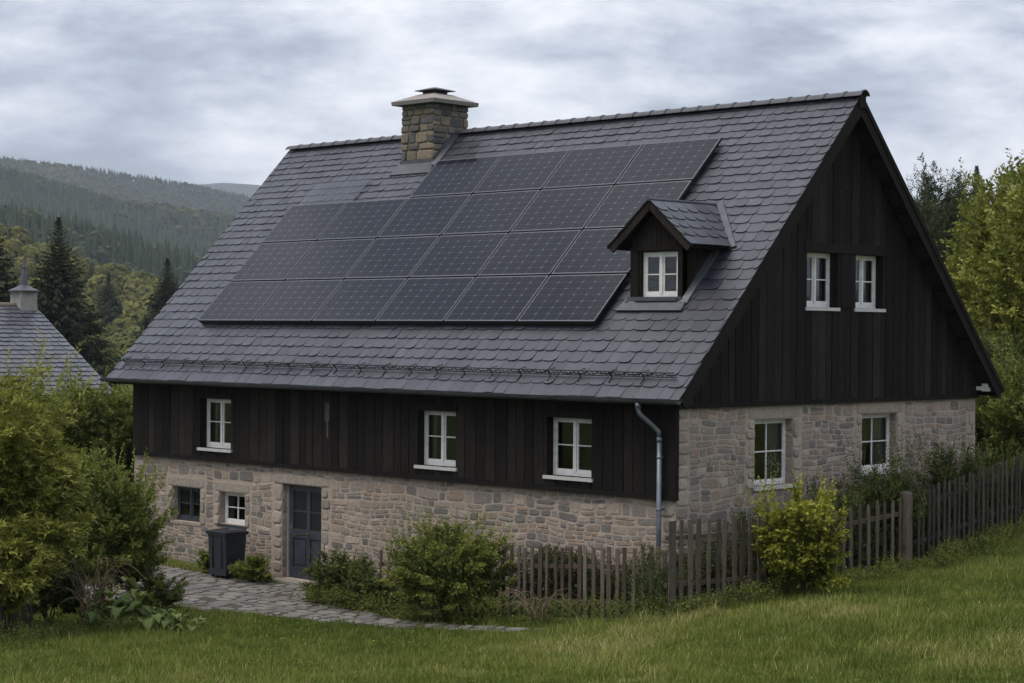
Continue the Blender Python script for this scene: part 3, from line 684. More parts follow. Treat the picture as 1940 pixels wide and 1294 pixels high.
# chimney --------------------------------------------------------------------------------------------
cx0, cx1, cy0, cy1, cz1 = -11.60, -10.56, 4.25, 5.32, 10.44
mb = MB(); mb.box((cx0 + .005, cy0 + .005, 8.5), (cx1 - .005, cy1 - .005, cz1)); ch = mb.build('chimney', 'chimney_mortar', house)
mb = MB()
for P, w_ in ((lambda u, v, n: (cx0 + u, cy0 - n, v), cx1 - cx0), (lambda u, v, n: (cx1 + n, cy0 + u, v), cy1 - cy0), (lambda u, v, n: (cx0 - n, cy1 - u, v), cy1 - cy0), (lambda u, v, n: (cx1 - u, cy1 + n, v), cx1 - cx0)):
    v = 8.95; k = 0
    while v < cz1 - .02:
        hh = [.20, .24, .15, .26, .17, .22, .13, .25, .12, .16][k % 10] * ru(.95, 1.05)
        if v + hh > cz1 - .06: hh = cz1 - v
        u = -.018
        while u < w_ + .01:
            ww = ru(.17, .46)
            if w_ + .018 - u - ww < .16: ww = w_ + .018 - u
            if hh > .2 and rnd() < .3: q = hh * ru(.4, .6); stone(mb, P, u, v, u + ww, v + q, .014, .03, .05, 0, None, 2, .14); stone(mb, P, u, v + q, u + ww, v + hh, .014, .03, .05, 0, None, 2, .14)
            else: stone(mb, P, u, v, u + ww, v + hh, .014, .032, .05, 0, None, 2, .14)
            u += ww
        v += hh; k += 1
mb.build('chimney_stonework', 'chimney_stone', ch)
def frustum(mb, c, ax, ay, z0, bx, by, z1, m=0, tn=.5):
    x, y = c; mb.prism([(x - ax, y - ay, z0), (x + ax, y - ay, z0), (x + ax, y + ay, z0), (x - ax, y + ay, z0)], [(x - bx, y - by, z1), (x + bx, y - by, z1), (x + bx, y + by, z1), (x - bx, y + by, z1)], m, tn)
cc = ((cx0 + cx1) / 2, (cy0 + cy1) / 2)
mb = MB(); frustum(mb, cc, .70, .71, 10.44, .71, .72, 10.525, 0, .1); frustum(mb, cc, .71, .72, 10.526, .27, .27, 10.71, 0, .9)
mb.build('chimney_cap', 'cap_stone', ch)
mb = MB(); frustum(mb, cc, .20, .20, 10.70, .20, .20, 10.80); frustum(mb, cc, .34, .34, 10.785, .33, .33, 10.80); frustum(mb, cc, .33, .33, 10.801, .06, .06, 10.875)
mb.build('chimney_cowl', 'black_metal', ch)
mb = MB()
sA = (cy0 + OY) / CS
for u0, u1, s0, s1 in ((cx0 - .14, cx1 + .14, sA - .34, sA + .02),): mb.prism([FS(u0, s0, .052), FS(u1, s0, .052), FS(u1 - .06, s1, .06), FS(u0 + .06, s1, .06)], [FS(u0, s0, .02), FS(u1, s0, .02), FS(u1 - .06, s1, .02), FS(u0 + .06, s1, .02)])
mb.prism([FS(cx1 + .02, sA - .1, .075), FS(cx1 + .22, sA - .1, .055), FS(cx1 + .22, SLEN, .055), FS(cx1 + .02, SLEN, .075)], [FS(cx1 + .02, sA - .1, .01), FS(cx1 + .22, sA - .1, .01), FS(cx1 + .22, SLEN, .01), FS(cx1 + .02, SLEN, .01)])
mb.box((cx0 - .035, cy0 - .045, roofz(cy0) - .1), (cx1 + .035, cy0 - .034, roofz(cy0) + .12)); 
mb.prism([(cx1 + .036, cy0 - .04, roofz(cy0)), (cx1 + .036, WH / 2, ZR - .05), (cx1 + .036, WH / 2, ZR + .14), (cx1 + .036, cy0 - .04, roofz(cy0) + .16)], [(cx1 + .046, cy0 - .04, roofz(cy0)), (cx1 + .046, WH / 2, ZR - .05), (cx1 + .046, WH / 2, ZR + .14), (cx1 + .046, cy0 - .04, roofz(cy0) + .16)])
mb.build('chimney_flashing', 'lead', ch)
# dormer ------------------------------------------------------------------------------------------------
dy, dx0, dx1, dz0, dz1, dm = 1.16, -2.03, -.82, 5.66, 6.80, -1.425
do = (-1.80, 5.90, -.94, 6.74)      # window opening
PD = lambda u, v, n: (u, dy - n, v)
mb = MB()
shell(PD, [dx0, do[0], do[2], dx1], dz0, lambda u: dz1, [do], mb, 1, 0., -.12)
for x0, x1 in ((dx0, do[0] - .05), (do[2] + .04, dx1)): bar(mb, PD, x0, dz0, x1, dz1 - .04, .03, 0, 0, .5)
bar(mb, PD, dx0, dz1 - .04, dx1, dz1 + .02, .045, 0, 1, .3)
# gable triangle boards
hs = .80; zpk = 7.60
tri = lambda u: dz1 + max(0, (zpk - dz1 - .10) * (1 - abs(u - dm) / hs))
for a_, b_, lo, ta, tb in strips(sorted([dx0 + .02, -1.86, -1.66, dm - .09, dm, dm + .12, -1.12, -.96, dx1 - .02]), dz1 + .02, tri, []):
    mb.prism([PD(a_ + .004, lo, .012), PD(b_ - .004, lo, .012), PD(b_ - .004, tb, .012), PD(a_ + .004, ta, .012)], [PD(a_ + .004, lo, -.04), PD(b_ - .004, lo, -.04), PD(b_ - .004, tb, -.04), PD(a_ + .004, ta, -.04)], 0, rnd())
for xs, sg in ((dx1, 1), (dx0, -1)):    # cheeks: triangular boards
    ee = [dy + .121, 1.40, 1.58, 1.75, 1.94, 2.12]
    for y0, y1 in zip(ee[:-1], ee[1:]):
        X0, X1 = xs - sg * .03, xs + sg * .012
        lo0, lo1 = min(roofz(y0), dz1), min(roofz(y1), dz1)
        q = [(y0 + .004, lo0 - .05), (y1 - .004, lo1 - .05), (y1 - .004, dz1), (y0 + .004, dz1)]
        mb.prism([(X0, *p_) for p_ in q], [(X1, *p_) for p_ in q], 0, rnd())
    mb.box((min(xs, xs - sg * .1), dy, dz0), (max(xs, xs - sg * .1), dy + .12, dz1), 0, .5)
dorm = mb.build('dormer', ['dark_wood', 'dark_trim'], house)
# dormer roof: two small slopes running back into the main roof
ez, ey0 = 6.845, .93; rpz = 7.66; ewid = .94; dsl = (rpz - ez) / ewid; dl = math.hypot(rpz - ez, ewid); dc, ds = ewid / dl, (rpz - ez) / dl
def DR(sg): return lambda u, s, n: (dm + sg * (ewid - s * dc + n * ds), u, ez + s * ds + n * dc)
mb = MB()
def yb(z): return (z - ZE) / SL - OY
for sg in (1, -1):
    P = DR(sg)
    mb.prism([P(ey0 + .03, 0, -.02), P(yb(ez) + .03, 0, -.02), P(yb(rpz) + .03, dl, -.02), P(ey0 + .03, dl, -.02)], [P(ey0 + .03, 0, -.08), P(yb(ez) + .03, 0, -.08), P(yb(rpz) + .03, dl - .08, -.08), P(ey0 + .03, dl - .08, -.08)], 1, .3)
    mb.prism([P(ey0, -.04, .01), P(ey0 + .045, -.04, .01), P(ey0 + .045, dl, .01), P(ey0, dl, .01)], [P(ey0, -.02, -.13), P(ey0 + .045, -.02, -.13), P(ey0 + .045, dl - .13, -.13), P(ey0, dl - .13, -.13)], 0, .9)
    mb.prism([P(ey0 - .02, -.06, .024), P(ey0 + .05, -.06, .024), P(ey0 + .05, dl, .024), P(ey0 - .02, dl, .024)], [P(ey0 - .02, -.06, .002), P(ey0 + .05, -.06, .002), P(ey0 + .05, dl, .002), P(ey0 - .02, dl, .002)], 1, .1)
    s_ = 0.; k = 0
    while s_ < dl - .02:
        hh = min(.24, dl - s_); y = ey0 - .02; yend = yb(ez + s_ * ds) + .10
        if dl - s_ - hh < .1: hh = dl - s_
        y -= rnd() * .2
        while y < yend:
            w_ = ru(.27, .38); a_, b_ = max(y, ey0 - .03) + .004, min(y + w_, yend) - .004
            if b_ - a_ > .04:
                bo = s_ - .03 + ru(-.006, .006); tp = min(s_ + hh + .03, dl + .01); r1 = hh * .45
                lp = [(a_, bo + r1), (a_ + .03, bo + r1 * .3), (a_ + .09, bo), (b_ - .07, bo), (b_ - .02, bo + r1 * .3), (b_, bo + r1)] if k else [(a_, bo), (b_, bo)]
                lp2 = lp + [(b_, tp), (a_, tp)]; nz = lambda q: .03 - .02 * (q[1] - bo) / (tp - bo)
                vs = [P(q[0], q[1], nz(q) + .012) for q in lp2] + [P(q[0], q[1] + .003, nz(q) - .01) for q in lp]
                n_ = len(lp2); mb.add(vs, [tuple(range(n_))] + [(n_ + i_, n_ + i_ + 1, i_ + 1, i_) for i_ in range(len(lp) - 1)], 2, rnd())
            y += w_
        s_ += hh; k += 1
mb.tube([(dm, ey0 - .03, rpz + .02), (dm, yb(rpz) + .1, rpz + .02)], .035, 8, 2, .5)
mb.build('dormer_roof', ['dark_wood', 'dark_trim', 'slate'], dorm)
window(dorm, PD, do, .07, curtain=0, sill=None, hbar=.50).name = 'dormer_window'
mb = MB()
sB = (dy + OY) / CS
mb.prism([FS(dx0 - .22, sB - .24, .06), FS(dx1 + .12, sB - .24, .06), FS(dx1 + .12, sB - .02, .075), FS(dx0 - .12, sB - .02, .075)], [FS(dx0 - .22, sB - .24, .03), FS(dx1 + .12, sB - .24, .03), FS(dx1 + .12, sB - .02, .03), FS(dx0 - .12, sB - .02, .03)])
mb.box((dx0 - .03, dy - .075, roofz(dy) - .05), (dx1 + .03, dy - .046, roofz(dy) + .11)); mb.box((do[0] - .08, dy - .11, do[1] - .055), (do[2] + .06, dy + .0, do[1] - .004))
for xs, sg in ((dx1, 1), (dx0, -1)):
    s1 = (2.2 + OY) / CS; q = [(xs + sg * .02, sB - .06, .09), (xs + sg * .15, sB - .06, .058), (xs + sg * .15, s1 + .1, .058), (xs + sg * .02, s1 + .1, .09)]
    mb.prism([FS(*p_) for p_ in q], [FS(p_[0], p_[1], .02) for p_ in q])
# valley strips
for sg in (1, -1):
    X = dm + sg * ewid; s_lo = (yb(ez) + OY) / CS; s_hi = (yb(rpz) + OY) / CS
    q = [(X + sg * .05, s_lo - .08), (X + sg * .15, s_lo - .04), (dm + sg * .10, s_hi + .1), (dm, s_hi + .02)]
    mb.prism([FS(a_, b_, .062) for a_, b_ in q], [FS(a_, b_, .02) for a_, b_ in q])
mb.build('dormer_flashing', 'lead', dorm)
# solar panels ------------------------------------------------------------------------------------------
def solar(u0, u1, s0, s1, shear, n=.165):
    g = .020; th = .055
    sh = lambda u, s: u + shear * (s - 1.64)
    Q = lambda u, s, nn: FS(sh(u, s), s, nn)
    a, b, c, d = u0 + g, s0 + g, u1 - g, s1 - g; fw = .028; mb = MB()
    for x0, y0, x1, y1 in ((a, b, c, b + fw), (a, d - fw, c, d), (a, b + fw, a + fw, d - fw), (c - fw, b + fw, c, d - fw)):
        mb.prism([Q(x0, y0, n), Q(x1, y0, n), Q(x1, y1, n), Q(x0, y1, n)], [Q(x0, y0, n - .003), Q(x1, y0, n - .003), Q(x1, y1, n - .003), Q(x0, y1, n - .003)], 0)
        mb.prism([Q(x0, y0, n - .0035), Q(x1, y0, n - .0035), Q(x1, y1, n - .0035), Q(x0, y1, n - .0035)], [Q(x0, y0, n - th), Q(x1, y0, n - th), Q(x1, y1, n - th), Q(x0, y1, n - th)], 1)
    f = mb.build('solar_panel', ['panel_frame', 'panel_side'], house)
    me = bpy.data.meshes.new('cell_glass'); me.from_pydata([Q(a + fw, b + fw, n - .004), Q(c - fw, b + fw, n - .004), Q(c - fw, d - fw, n - .004), Q(a + fw, d - fw, n - .004)], [], [(0, 1, 2, 3)])
    ul = me.uv_layers.new(name='UVMap'); 
    for k_, q_ in enumerate(((0, 0), (1, 0), (1, 1), (0, 1))): ul.data[k_].uv = q_
    me.materials.append(MAT['solar_cells']); link('cell_glass', me, f)
    return f
CX = [-14.47, -12.48, -10.46, -8.44, -6.43, -4.42, -2.43]; RS = [1.63, 2.90, 4.17, 5.45, 6.68]; SHR = .045
for r_ in range(4):
    for c_ in range(6):
        if r_ == 3 and c_ < 2: continue
        solar(CX[c_], CX[c_ + 1], RS[r_], RS[r_ + 1], SHR)
mb = MB()    # mounting rails, then a dark plate for the shadow under the array
for s_ in (1.72, 2.6, 3.1, 3.9, 4.4, 5.2, 5.7, 6.5):
    u_0 = CX[0] if s_ < 5.4 else CX[2]
    mb.prism([FS(u_0 + .05 + SHR * (s_ - 1.64), s_ - .02, .093), FS(CX[6] - .05 + SHR * (s_ - 1.64), s_ - .02, .093), FS(CX[6] - .05 + SHR * (s_ - 1.64), s_ + .02, .093), FS(u_0 + .05 + SHR * (s_ - 1.64), s_ + .02, .093)],
             [FS(u_0 + .05 + SHR * (s_ - 1.64), s_ - .02, .05), FS(CX[6] - .05 + SHR * (s_ - 1.64), s_ - .02, .05), FS(CX[6] - .05 + SHR * (s_ - 1.64), s_ + .02, .05), FS(u_0 + .05 + SHR * (s_ - 1.64), s_ + .02, .05)])
mb.prism([FS(CX[0] + .03, RS[0] + .03, .109), FS(CX[6] - .03, RS[0] + .03, .109), FS(CX[6] - .03, RS[0] + .055, .109), FS(CX[0] + .03, RS[0] + .055, .109)], [FS(CX[0] + .05, RS[0] + .03, .03), FS(CX[6] - .05, RS[0] + .03, .03), FS(CX[6] - .05, RS[0] + .055, .03), FS(CX[0] + .05, RS[0] + .055, .03)])  # black plate stands in for the shade below the lowest panels
mb.build('rails_and_shadow_plate', 'panel_side', house)
mb = MB()
sh = lambda u, s: u + SHR * (s - 1.64)
q = [(CX[0] + .03, 5.46), (CX[1] + .0, 5.46), (CX[1] + .0, 6.32), (CX[0] + .03, 6.32)]
mb.prism([FS(sh(*p_), p_[1], .075) for p_ in q], [FS(sh(*p_), p_[1], .066) for p_ in q], 0)
for (a_, b_), (c_, d_) in ((q[0], q[3]), (q[1], q[2]), (q[3], q[2])):
    mb.tube([FS(sh(a_, b_), b_, .072), FS(sh(c_, d_), d_, .072)], .006, 5, 1)
tag(mb.build('clear_roof_glass', ['clear_glass', 'panel_frame'], house), 'see-through glass sheet over slates at the upper left of the panels')
# small things on the house
mb = MB(); mb.box((.16, 9.90, 4.10), (.30, 10.02, 4.26)); mb.box((.02, 9.86, 4.12), (.16, 9.90, 4.2))
tag(mb.build('wall_light', 'white_paint', house), 'small white lamp under the far eave corner')
t = NT('stained_wood'); t.bsdf(t.ramp(t.noise(9, 6, .7, (4, 4, 1)), [(.35, (.03, .025, .02)), (.65, (.13, .10, .075))]), .8)
mb = MB()
mb.box((-9.19, -.075, 3.40), (-9.06, -.057, 3.78)); mb.box((-9.15, -.068, 3.05), (-9.10, -.057, 3.40))
tag(mb.build('weathered_plaque', 'stained_wood', house), 'small worn wooden plaque on the dark boards above the door')

# ------------------------------------------------------------------ path
poly = [(-18, -.75), (-14.2, -.85), (-12.2, -.62), (-11.0, -.85), (-10.75, -.36), (-9.2, -.36), (-8.8, -.9), (-7.9, -1.5), (-6.2, -1.9), (-4.6, -2.15), (-2.6, -2.25), (-.7, -2.3),
        (-1.4, -2.75), (-3.0, -2.75), (-5.29, -3.2), (-7.4, -3.55), (-8.82, -4.1), (-11, -4.8), (-14, -5.0), (-18, -4.5)]
def inside(x, y, pl):
    c = False; n = len(pl)
    for i_ in range(n):
        x0, y0 = pl[i_]; x1, y1 = pl[(i_ + 1) % n]
        if (y0 > y) != (y1 > y) and x < (x1 - x0) * (y - y0) / (y1 - y0) + x0: c = not c
    return c
def inside_np(x, y, pl):
    c = np.zeros(len(x), bool); n = len(pl)
    for i_ in range(n):
        x0, y0 = pl[i_]; x1, y1 = pl[(i_ + 1) % n]
        if y0 == y1: continue
        k_ = ((y0 > y) != (y1 > y)) & (x < (x1 - x0) * (y - y0) / (y1 - y0) + x0); c ^= k_
    return c
GXs = np.arange(-18.5, 0, .25); GYs = np.arange(-5.5, 0, .25); GZ = H(*np.meshgrid(GXs, GYs, indexing='ij'))
def hz(x, y):
    i_ = min(max((x + 18.5) / .25, 0), len(GXs) - 1.001); j_ = min(max((y + 5.5) / .25, 0), len(GYs) - 1.001); a_, b_ = int(i_), int(j_); f, g = i_ - a_, j_ - b_
    return (GZ[a_, b_] * (1 - f) + GZ[a_ + 1, b_] * f) * (1 - g) + (GZ[a_, b_ + 1] * (1 - f) + GZ[a_ + 1, b_ + 1] * f) * g
mb = MB()
def cellgrid(step=.25):
    for x in np.arange(-18, 0, step):
        for y in np.arange(-5.2, -.2, step):
            if inside(x + step / 2, y + step / 2, poly):
                mb.face([(x, y, hz(x, y) + .012), (x + step, y, hz(x + step, y) + .012), (x + step, y + step, hz(x + step, y + step) + .012), (x, y + step, hz(x, y + step) + .012)], 1)
cellgrid()
PP = lambda u, v, n: (u + .05 * math.sin(v * 7), v + .05 * math.sin(u * 5), hz(u, v) + .022 + n)
v = -5.2
while v < -.2:
    hh = ru(.18, .36); u = -18 + rnd() * .2
    while u < -.6:
        ww = ru(.22, .62)
        if inside(u + ww / 2, v + hh / 2, poly) and rnd() > .015: stone(mb, PP, u, v, u + ww, v + hh, .010, .005, .16, 0)
        u += ww
    v += hh
tag(mb.build('path', ['flagstone', 'earth']), kind='structure')

# ------------------------------------------------------------------ wheeled bin
bz = h1(-11.5, -.75) + .03
bin_ = thing('wheelie_bin', 'dark blue grey wheeled bin standing under the small stone wall window', 'bin', (-11.57, -.74, bz))
def rbox(mb, x0, y0, x1, y1, z0, z1, ins=0., m=0):     # tapering to the bottom
    mb.prism([(x0 + ins, y0 + ins, z0), (x1 - ins, y0 + ins, z0), (x1 - ins, y1 - ins, z0), (x0 + ins, y1 - ins, z0)], [(x0, y0, z1), (x1, y0, z1), (x1, y1, z1), (x0, y1, z1)], m)
bx0, by0, bx1, by1 = -11.87, -1.0, -11.26, -.46
mb = MB(); rbox(mb, bx0, by0, bx1, by1, bz + .07, bz + .90, .035); rbox(mb, bx0 + .01, by0 + .01, bx1 - .01, by1 - .01, bz + .06, bz + .16, .0)
mb.box((-11.73, by0 - .012, bz + .2), (-11.71, by0 + .03, bz + .86)); mb.box((-11.43, by0 - .010, bz + .2), (-11.41, by0 + .03, bz + .86))
mb.box((bx1 - .02, -.86, bz + .22), (bx1 + .008, -.60, bz + .25)); mb.build('body', 'bin_plastic', bin_)
mb = MB(); e = .03
mb.prism([(bx0 - e, by0 - e, bz + .90), (bx1 + e, by0 - e, bz + .90), (bx1 + e, by1 + e, bz + .90), (bx0 - e, by1 + e, bz + .90)], [(bx0 - e - .01, by0 - e - .01, bz + .965), (bx1 + e + .01, by0 - e - .01, bz + .965), (bx1 + e + .01, by1 + e + .01, bz + .965), (bx0 - e - .01, by1 + e + .01, bz + .965)])
q0 = [(bx0 - e, by0 - e), (bx1 + e, by0 - e), (bx1 + e, by1 + e), (bx0 - e, by1 + e)]; q1 = [(bx0 + .07, by0 + .07), (bx1 - .07, by0 + .07), (bx1 - .07, by1 - .05), (bx0 + .07, by1 - .05)]
mb.add([(x, y, bz + .966) for x, y in q0] + [(x, y, bz + 1.0) for x, y in q1] + [(x * .86 + -11.565 * .14, y * .86 + -.73 * .14, bz + .975) for x, y in q1], [(0, 1, 5, 4), (1, 2, 6, 5), (2, 3, 7, 6), (3, 0, 4, 7), (4, 5, 9, 8), (5, 6, 10, 9), (6, 7, 11, 10), (7, 4, 8, 11), (8, 9, 10, 11)])
mb.build('lid', 'bin_plastic', bin_)
for xx in (bx0 + .03, bx1 - .07): mb = MB(); mb.tube([(xx, by1 - .03, bz + .09), (xx + .04, by1 - .03, bz + .09)], .09, 14); mb.build('wheel', 'black_metal', bin_)
for xx in (bx0 + .08, bx1 - .08): mb = MB(); mb.box((xx - .025, by0 + .05, bz - .01), (xx + .025, by0 + .10, bz + .07)); mb.build('foot', 'black_metal', bin_)

# ------------------------------------------------------------------ fences
def picket(mb, x, y, z0, z1, w, th, ux, uy, pointed, tone):
    """rough pale: slightly bent, with a worn or pointed top"""
    K = 5; lean = ru(-.02, .02); bow = ru(-.012, .012); rings = []
    px_, py_ = -uy, ux
    for i_ in range(K + 1):
        f = i_ / K; z = z0 + (z1 - z0) * f; wv = w * (1 + ru(-.07, .07)); off = lean * f + bow * math.sin(f * 3.1)
        if i_ == K and pointed: wv *= .35
        c0 = (x + ux * off, y + uy * off); t2 = th / 2
        rings.append([(c0[0] + ux * a_ * wv / 2 + px_ * b_ * t2, c0[1] + uy * a_ * wv / 2 + py_ * b_ * t2, z + ru(-.004, .004)) for a_, b_ in ((-1, -.6), (-.6, -1), (.6, -1), (1, -.6), (1, .6), (.6, 1), (-.6, 1), (-1, .6))])
        if i_ == K and pointed: rings.insert(-1, [(c0[0] + ux * a_ * w / 2 + px_ * b_ * t2, c0[1] + uy * a_ * w / 2 + py_ * b_ * t2, z - w * 1.0) for a_, b_ in ((-1, -.6), (-.6, -1), (.6, -1), (1, -.6), (1, .6), (.6, 1), (-.6, 1), (-1, .6))])
    vs = sum(rings, []); n = len(rings)
    mb.add(vs, [(j_ * 8 + k_, j_ * 8 + (k_ + 1) % 8, (j_ + 1) * 8 + (k_ + 1) % 8, (j_ + 1) * 8 + k_) for j_ in range(n - 1) for k_ in range(8)] + [tuple(range(8))[::-1], tuple((n - 1) * 8 + k_ for k_ in range(8))], 0, tone)
def fence(label, p0, p1, n, ht, w, mat='weathered_wood', pointed=False, topz=None, rails=(.25, .75), posts=(), group='weathered picket fences', hv=.03, bigfirst=False):
    x0, y0 = p0; x1, y1 = p1; Ln = math.hypot(x1 - x0, y1 - y0); ux, uy = (x1 - x0) / Ln, (y1 - y0) / Ln
    nx, ny = -uy, ux       # towards the house side
    f = thing('picket_fence', label, 'fence', ((x0 + x1) / 2, (y0 + y1) / 2, h1((x0 + x1) / 2, (y0 + y1) / 2)), group)
    tz = (lambda q: topz[0] + (topz[1] - topz[0]) * q) if topz else None
    for i_ in range(n):
        q = (i_ + .5 + ru(-.12, .12)) / n; x, y = x0 + (x1 - x0) * q, y0 + (y1 - y0) * q; zg = h1(x, y) - .06
        zt = (tz(q) if tz else zg + .06 + ht) + ru(-hv, hv); ww = w * ru(.85, 1.2)
        if bigfirst and i_ == 0: ww *= 1.7
        mb = MB(); picket(mb, x, y, zg, zt, ww, .028, ux, uy, pointed, rnd()); mb.build('picket', mat, f)
    for rl in rails:
        mb = MB(); K = 8; vs = []
        pts = []
        for k_ in range(K + 1):
            q = k_ / K; x, y = x0 + (x1 - x0) * q + nx * .04, y0 + (y1 - y0) * q + ny * .04; zg = h1(x, y)
            zt = tz(q) if tz else zg + ht
            z = (zt - (1 - rl) * ht); pts.append((x, y, z))
        for k_ in range(K):
            a_, b_ = pts[k_], pts[k_ + 1]; o = .0225
            mb.prism([(a_[0] + nx * s_ * o, a_[1] + ny * s_ * o, a_[2] + t_ * .035) for s_, t_ in ((-1, -1), (1, -1), (1, 1), (-1, 1))], [(b_[0] + nx * s_ * o, b_[1] + ny * s_ * o, b_[2] + t_ * .035) for s_, t_ in ((-1, -1), (1, -1), (1, 1), (-1, 1))], 0, .3)
        mb.build('rail', mat, f)
    for q, hh, rad in posts:
        x, y = x0 + (x1 - x0) * q, y0 + (y1 - y0) * q; zg = h1(x, y); mb = MB()
        mb.tube([(x, y, zg - .1), (x + .005, y, zg + hh * .5), (x, y + .005, zg + hh - .02), (x, y + .005, zg + hh)], [rad * 1.05, rad, rad * .98, rad * .8], 10, 0, .8)
        mb.tube([(x, y + .005, zg + hh - .0), (x, y + .005, zg + hh + .012)], rad * .9, 10, 0, 1.0); mb.build('post', mat, f)
    return f
fence('low grey picket fence between the big round bush and the downpipe', (-3.05, -1.2), (.72, -1.2), 21, 1.12, .075, topz=(1.42, 1.72), rails=(.16, .70), posts=((1.0, 1.10, .06),))
fence('stretch of low old pickets mostly hidden behind the big round bush', (-6.3, -1.2), (-3.3, -1.2), 15, 1.0, .07, topz=(1.06, 1.30), rails=(.75,))
fence('tall rough picket fence from the house corner to the yellow bush', (1.5, -2.05), (1.5, .95), 13, 1.45, .10, topz=(2.28, 2.19), rails=(.28, .80), bigfirst=True)
fence('pointed picket fence between the yellow bush and the thick round post', (1.5, 1.7), (1.5, 4.85), 12, 1.38, .088, pointed=True, topz=(2.12, 2.26), rails=(.78,), posts=((1.02, 1.44, .115),))
fence('dark picket fence climbing the slope to the right of the thick round post', (1.5, 5.25), (1.5, 11.2), 33, 1.42, .080, 'dark_fence_wood', topz=(2.36, 3.12), rails=(.30, .78), pointed=True)
fence('dark fence remnant at the lower left edge under the willowy shrub', (-4.6, -10.6), (-7.6, -7.9), 19, 1.05, .075, 'dark_fence_wood', rails=(.2, .8))

# ------------------------------------------------------------------ foliage kit
def nrm(a): return a / (np.linalg.norm(a, axis=-1, keepdims=True) + 1e-9)
def leaf_quads(base, dirs, ll, lw, tone, up=.6):
    n = len(base); r1 = RNG.normal(size=(n, 3)); nor = nrm(np.array([0, 0, 1.]) * up + r1 * .55)
    side = nrm(np.cross(dirs, nor)); ll = ll[:, None]; lw = lw[:, None]
    nn = nrm(np.cross(side, dirs))
    V = np.stack([base, base + dirs * ll * .45 + side * lw * .5 + nn * lw * .12, base + dirs * ll - nn * ll * .08, base + dirs * ll * .45 - side * lw * .5 + nn * lw * .12], 1)
    return V, tone
def twigs(base, dirs, tl, nl, ll, lw, tone, droop=.15, spread=.8, tip=.25, up=.6):
    """leaves placed alternately along every twig"""
    n = len(base); Vs = []; Ts = []
    tlv = tl * RNG.uniform(.6, 1.3, n); perp = nrm(np.cross(dirs, RNG.normal(size=(n, 3)))); perp2 = nrm(np.cross(dirs, perp))
    for k in range(nl):
        t_ = (k + .5 + RNG.uniform(-.3, .3, n)) / nl
        pos = base + dirs * (tlv * t_)[:, None]; pos[:, 2] -= droop * tlv * t_ ** 2
        sg = 1 if k % 2 else -1
        d = nrm(dirs * (.55 + .5 * t_[:, None]) + perp * sg * spread + perp2 * RNG.normal(size=(n, 1)) * .45 + np.array([0, 0, -droop * .7]))
        s_ = RNG.uniform(.65, 1.2, n) * (1 - .35 * t_)
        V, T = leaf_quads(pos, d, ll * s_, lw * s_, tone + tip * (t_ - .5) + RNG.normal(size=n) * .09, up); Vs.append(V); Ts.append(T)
    return np.concatenate(Vs).reshape(-1, 4, 3), np.concatenate(Ts)
def sprays(base, c, R, nb, per, tl, nl, ll, lw, seed, amp=.3, tonev=.42, droop=.15, lowcut=-.6, K=12, tip=.46, t0=.35, fan=.75, lup=.6, arch=.18, spread=.8):
    """twigs fanned along arching branches that run from the base out to an uneven outline"""
    g = np.random.default_rng(seed); d = nrm(g.normal(size=(nb * 3, 3))); d = d[d[:, 2] > lowcut][:nb]; nb = len(d)
    end = np.array(c) + d * np.array(R) * (lobes(d, K, amp, seed) * g.uniform(.72, 1.12, nb))[:, None]
    st = np.array(base) + g.normal(size=(nb, 3)) * np.array([.10, .10, 0]) * max(R); L_ = np.linalg.norm(end - st, axis=1)
    t_ = t0 + (1 - t0) * ((np.arange(per) + g.uniform(0, 1, (nb, per))) / per) ** .8
    ctr = (st + end) / 2 + np.stack([0 * L_, 0 * L_, arch * L_], 1); A = (1 - t_)[..., None]; B = t_[..., None]
    P = A * A * st[:, None] + 2 * A * B * ctr[:, None] + B * B * end[:, None]; T = nrm(2 * A * (ctr - st)[:, None] + 2 * B * (end - ctr)[:, None])
    side = nrm(np.cross(T, np.array([0, 0, 1.]) + g.normal(size=T.shape) * .25)); sg = np.where(np.arange(per) % 2, 1, -1)[None, :, None] * g.uniform(.3, 1.2, (nb, per, 1))
    D = nrm(T + side * sg * fan + g.normal(size=T.shape) * .16); n = nb * per
    tn = tonev + g.normal(size=(nb, 1)) * .07 + (t_ - .6) * tip; sc = (1.15 - .5 * t_).reshape(-1)  # paler young tips, range widened to put deeper shading into leaf colour
    return twigs(P.reshape(-1, 3), D.reshape(-1, 3), tl * sc, nl, ll, lw, tn.reshape(-1), droop, spread, tip, lup)
def lobes(dirs, K, amp, seed):
    g = np.random.default_rng(seed); D = nrm(g.normal(size=(K, 3)) * np.array([1, 1, .8])); a = g.uniform(.4, 1, K)
    return (1 - amp) + amp * np.max(np.exp(-((1 - dirs @ D.T) * 9)) * a, axis=1) * 1.35
def crown(c, R, ntw, tl, nl, ll, lw, seed=1, amp=.3, inner=.35, up=.55, droop=.15, lowcut=-1., K=26, tonev=.45, tip=.25, spread=.8, lup=.6, upness=.5, flatb=.0):
    d = nrm(RNG.normal(size=(int(ntw * 1.6), 3))); d = d[d[:, 2] > lowcut][:ntw]; n = len(d)
    r = RNG.uniform(inner ** 2, 1, n) ** .5 * lobes(d, K, amp, seed)
    p = np.array(c) + d * np.array(R) * r[:, None]
    dirs = nrm(d * np.array([1, 1, .6]) + np.array([0, 0, up]) + RNG.normal(size=(n, 3)) * .35)
    cl = vnoise(p[:, 0] * 1. + p[:, 2] * .7, p[:, 1] - p[:, 2] * .5, max(R) * .28, seed)
    return twigs(p - dirs * tl * .5, dirs, tl, nl, ll, lw, tonev + (cl - .5) * .35 + .12 * (d[:, 2]) * 0, droop, spread, tip, lup)
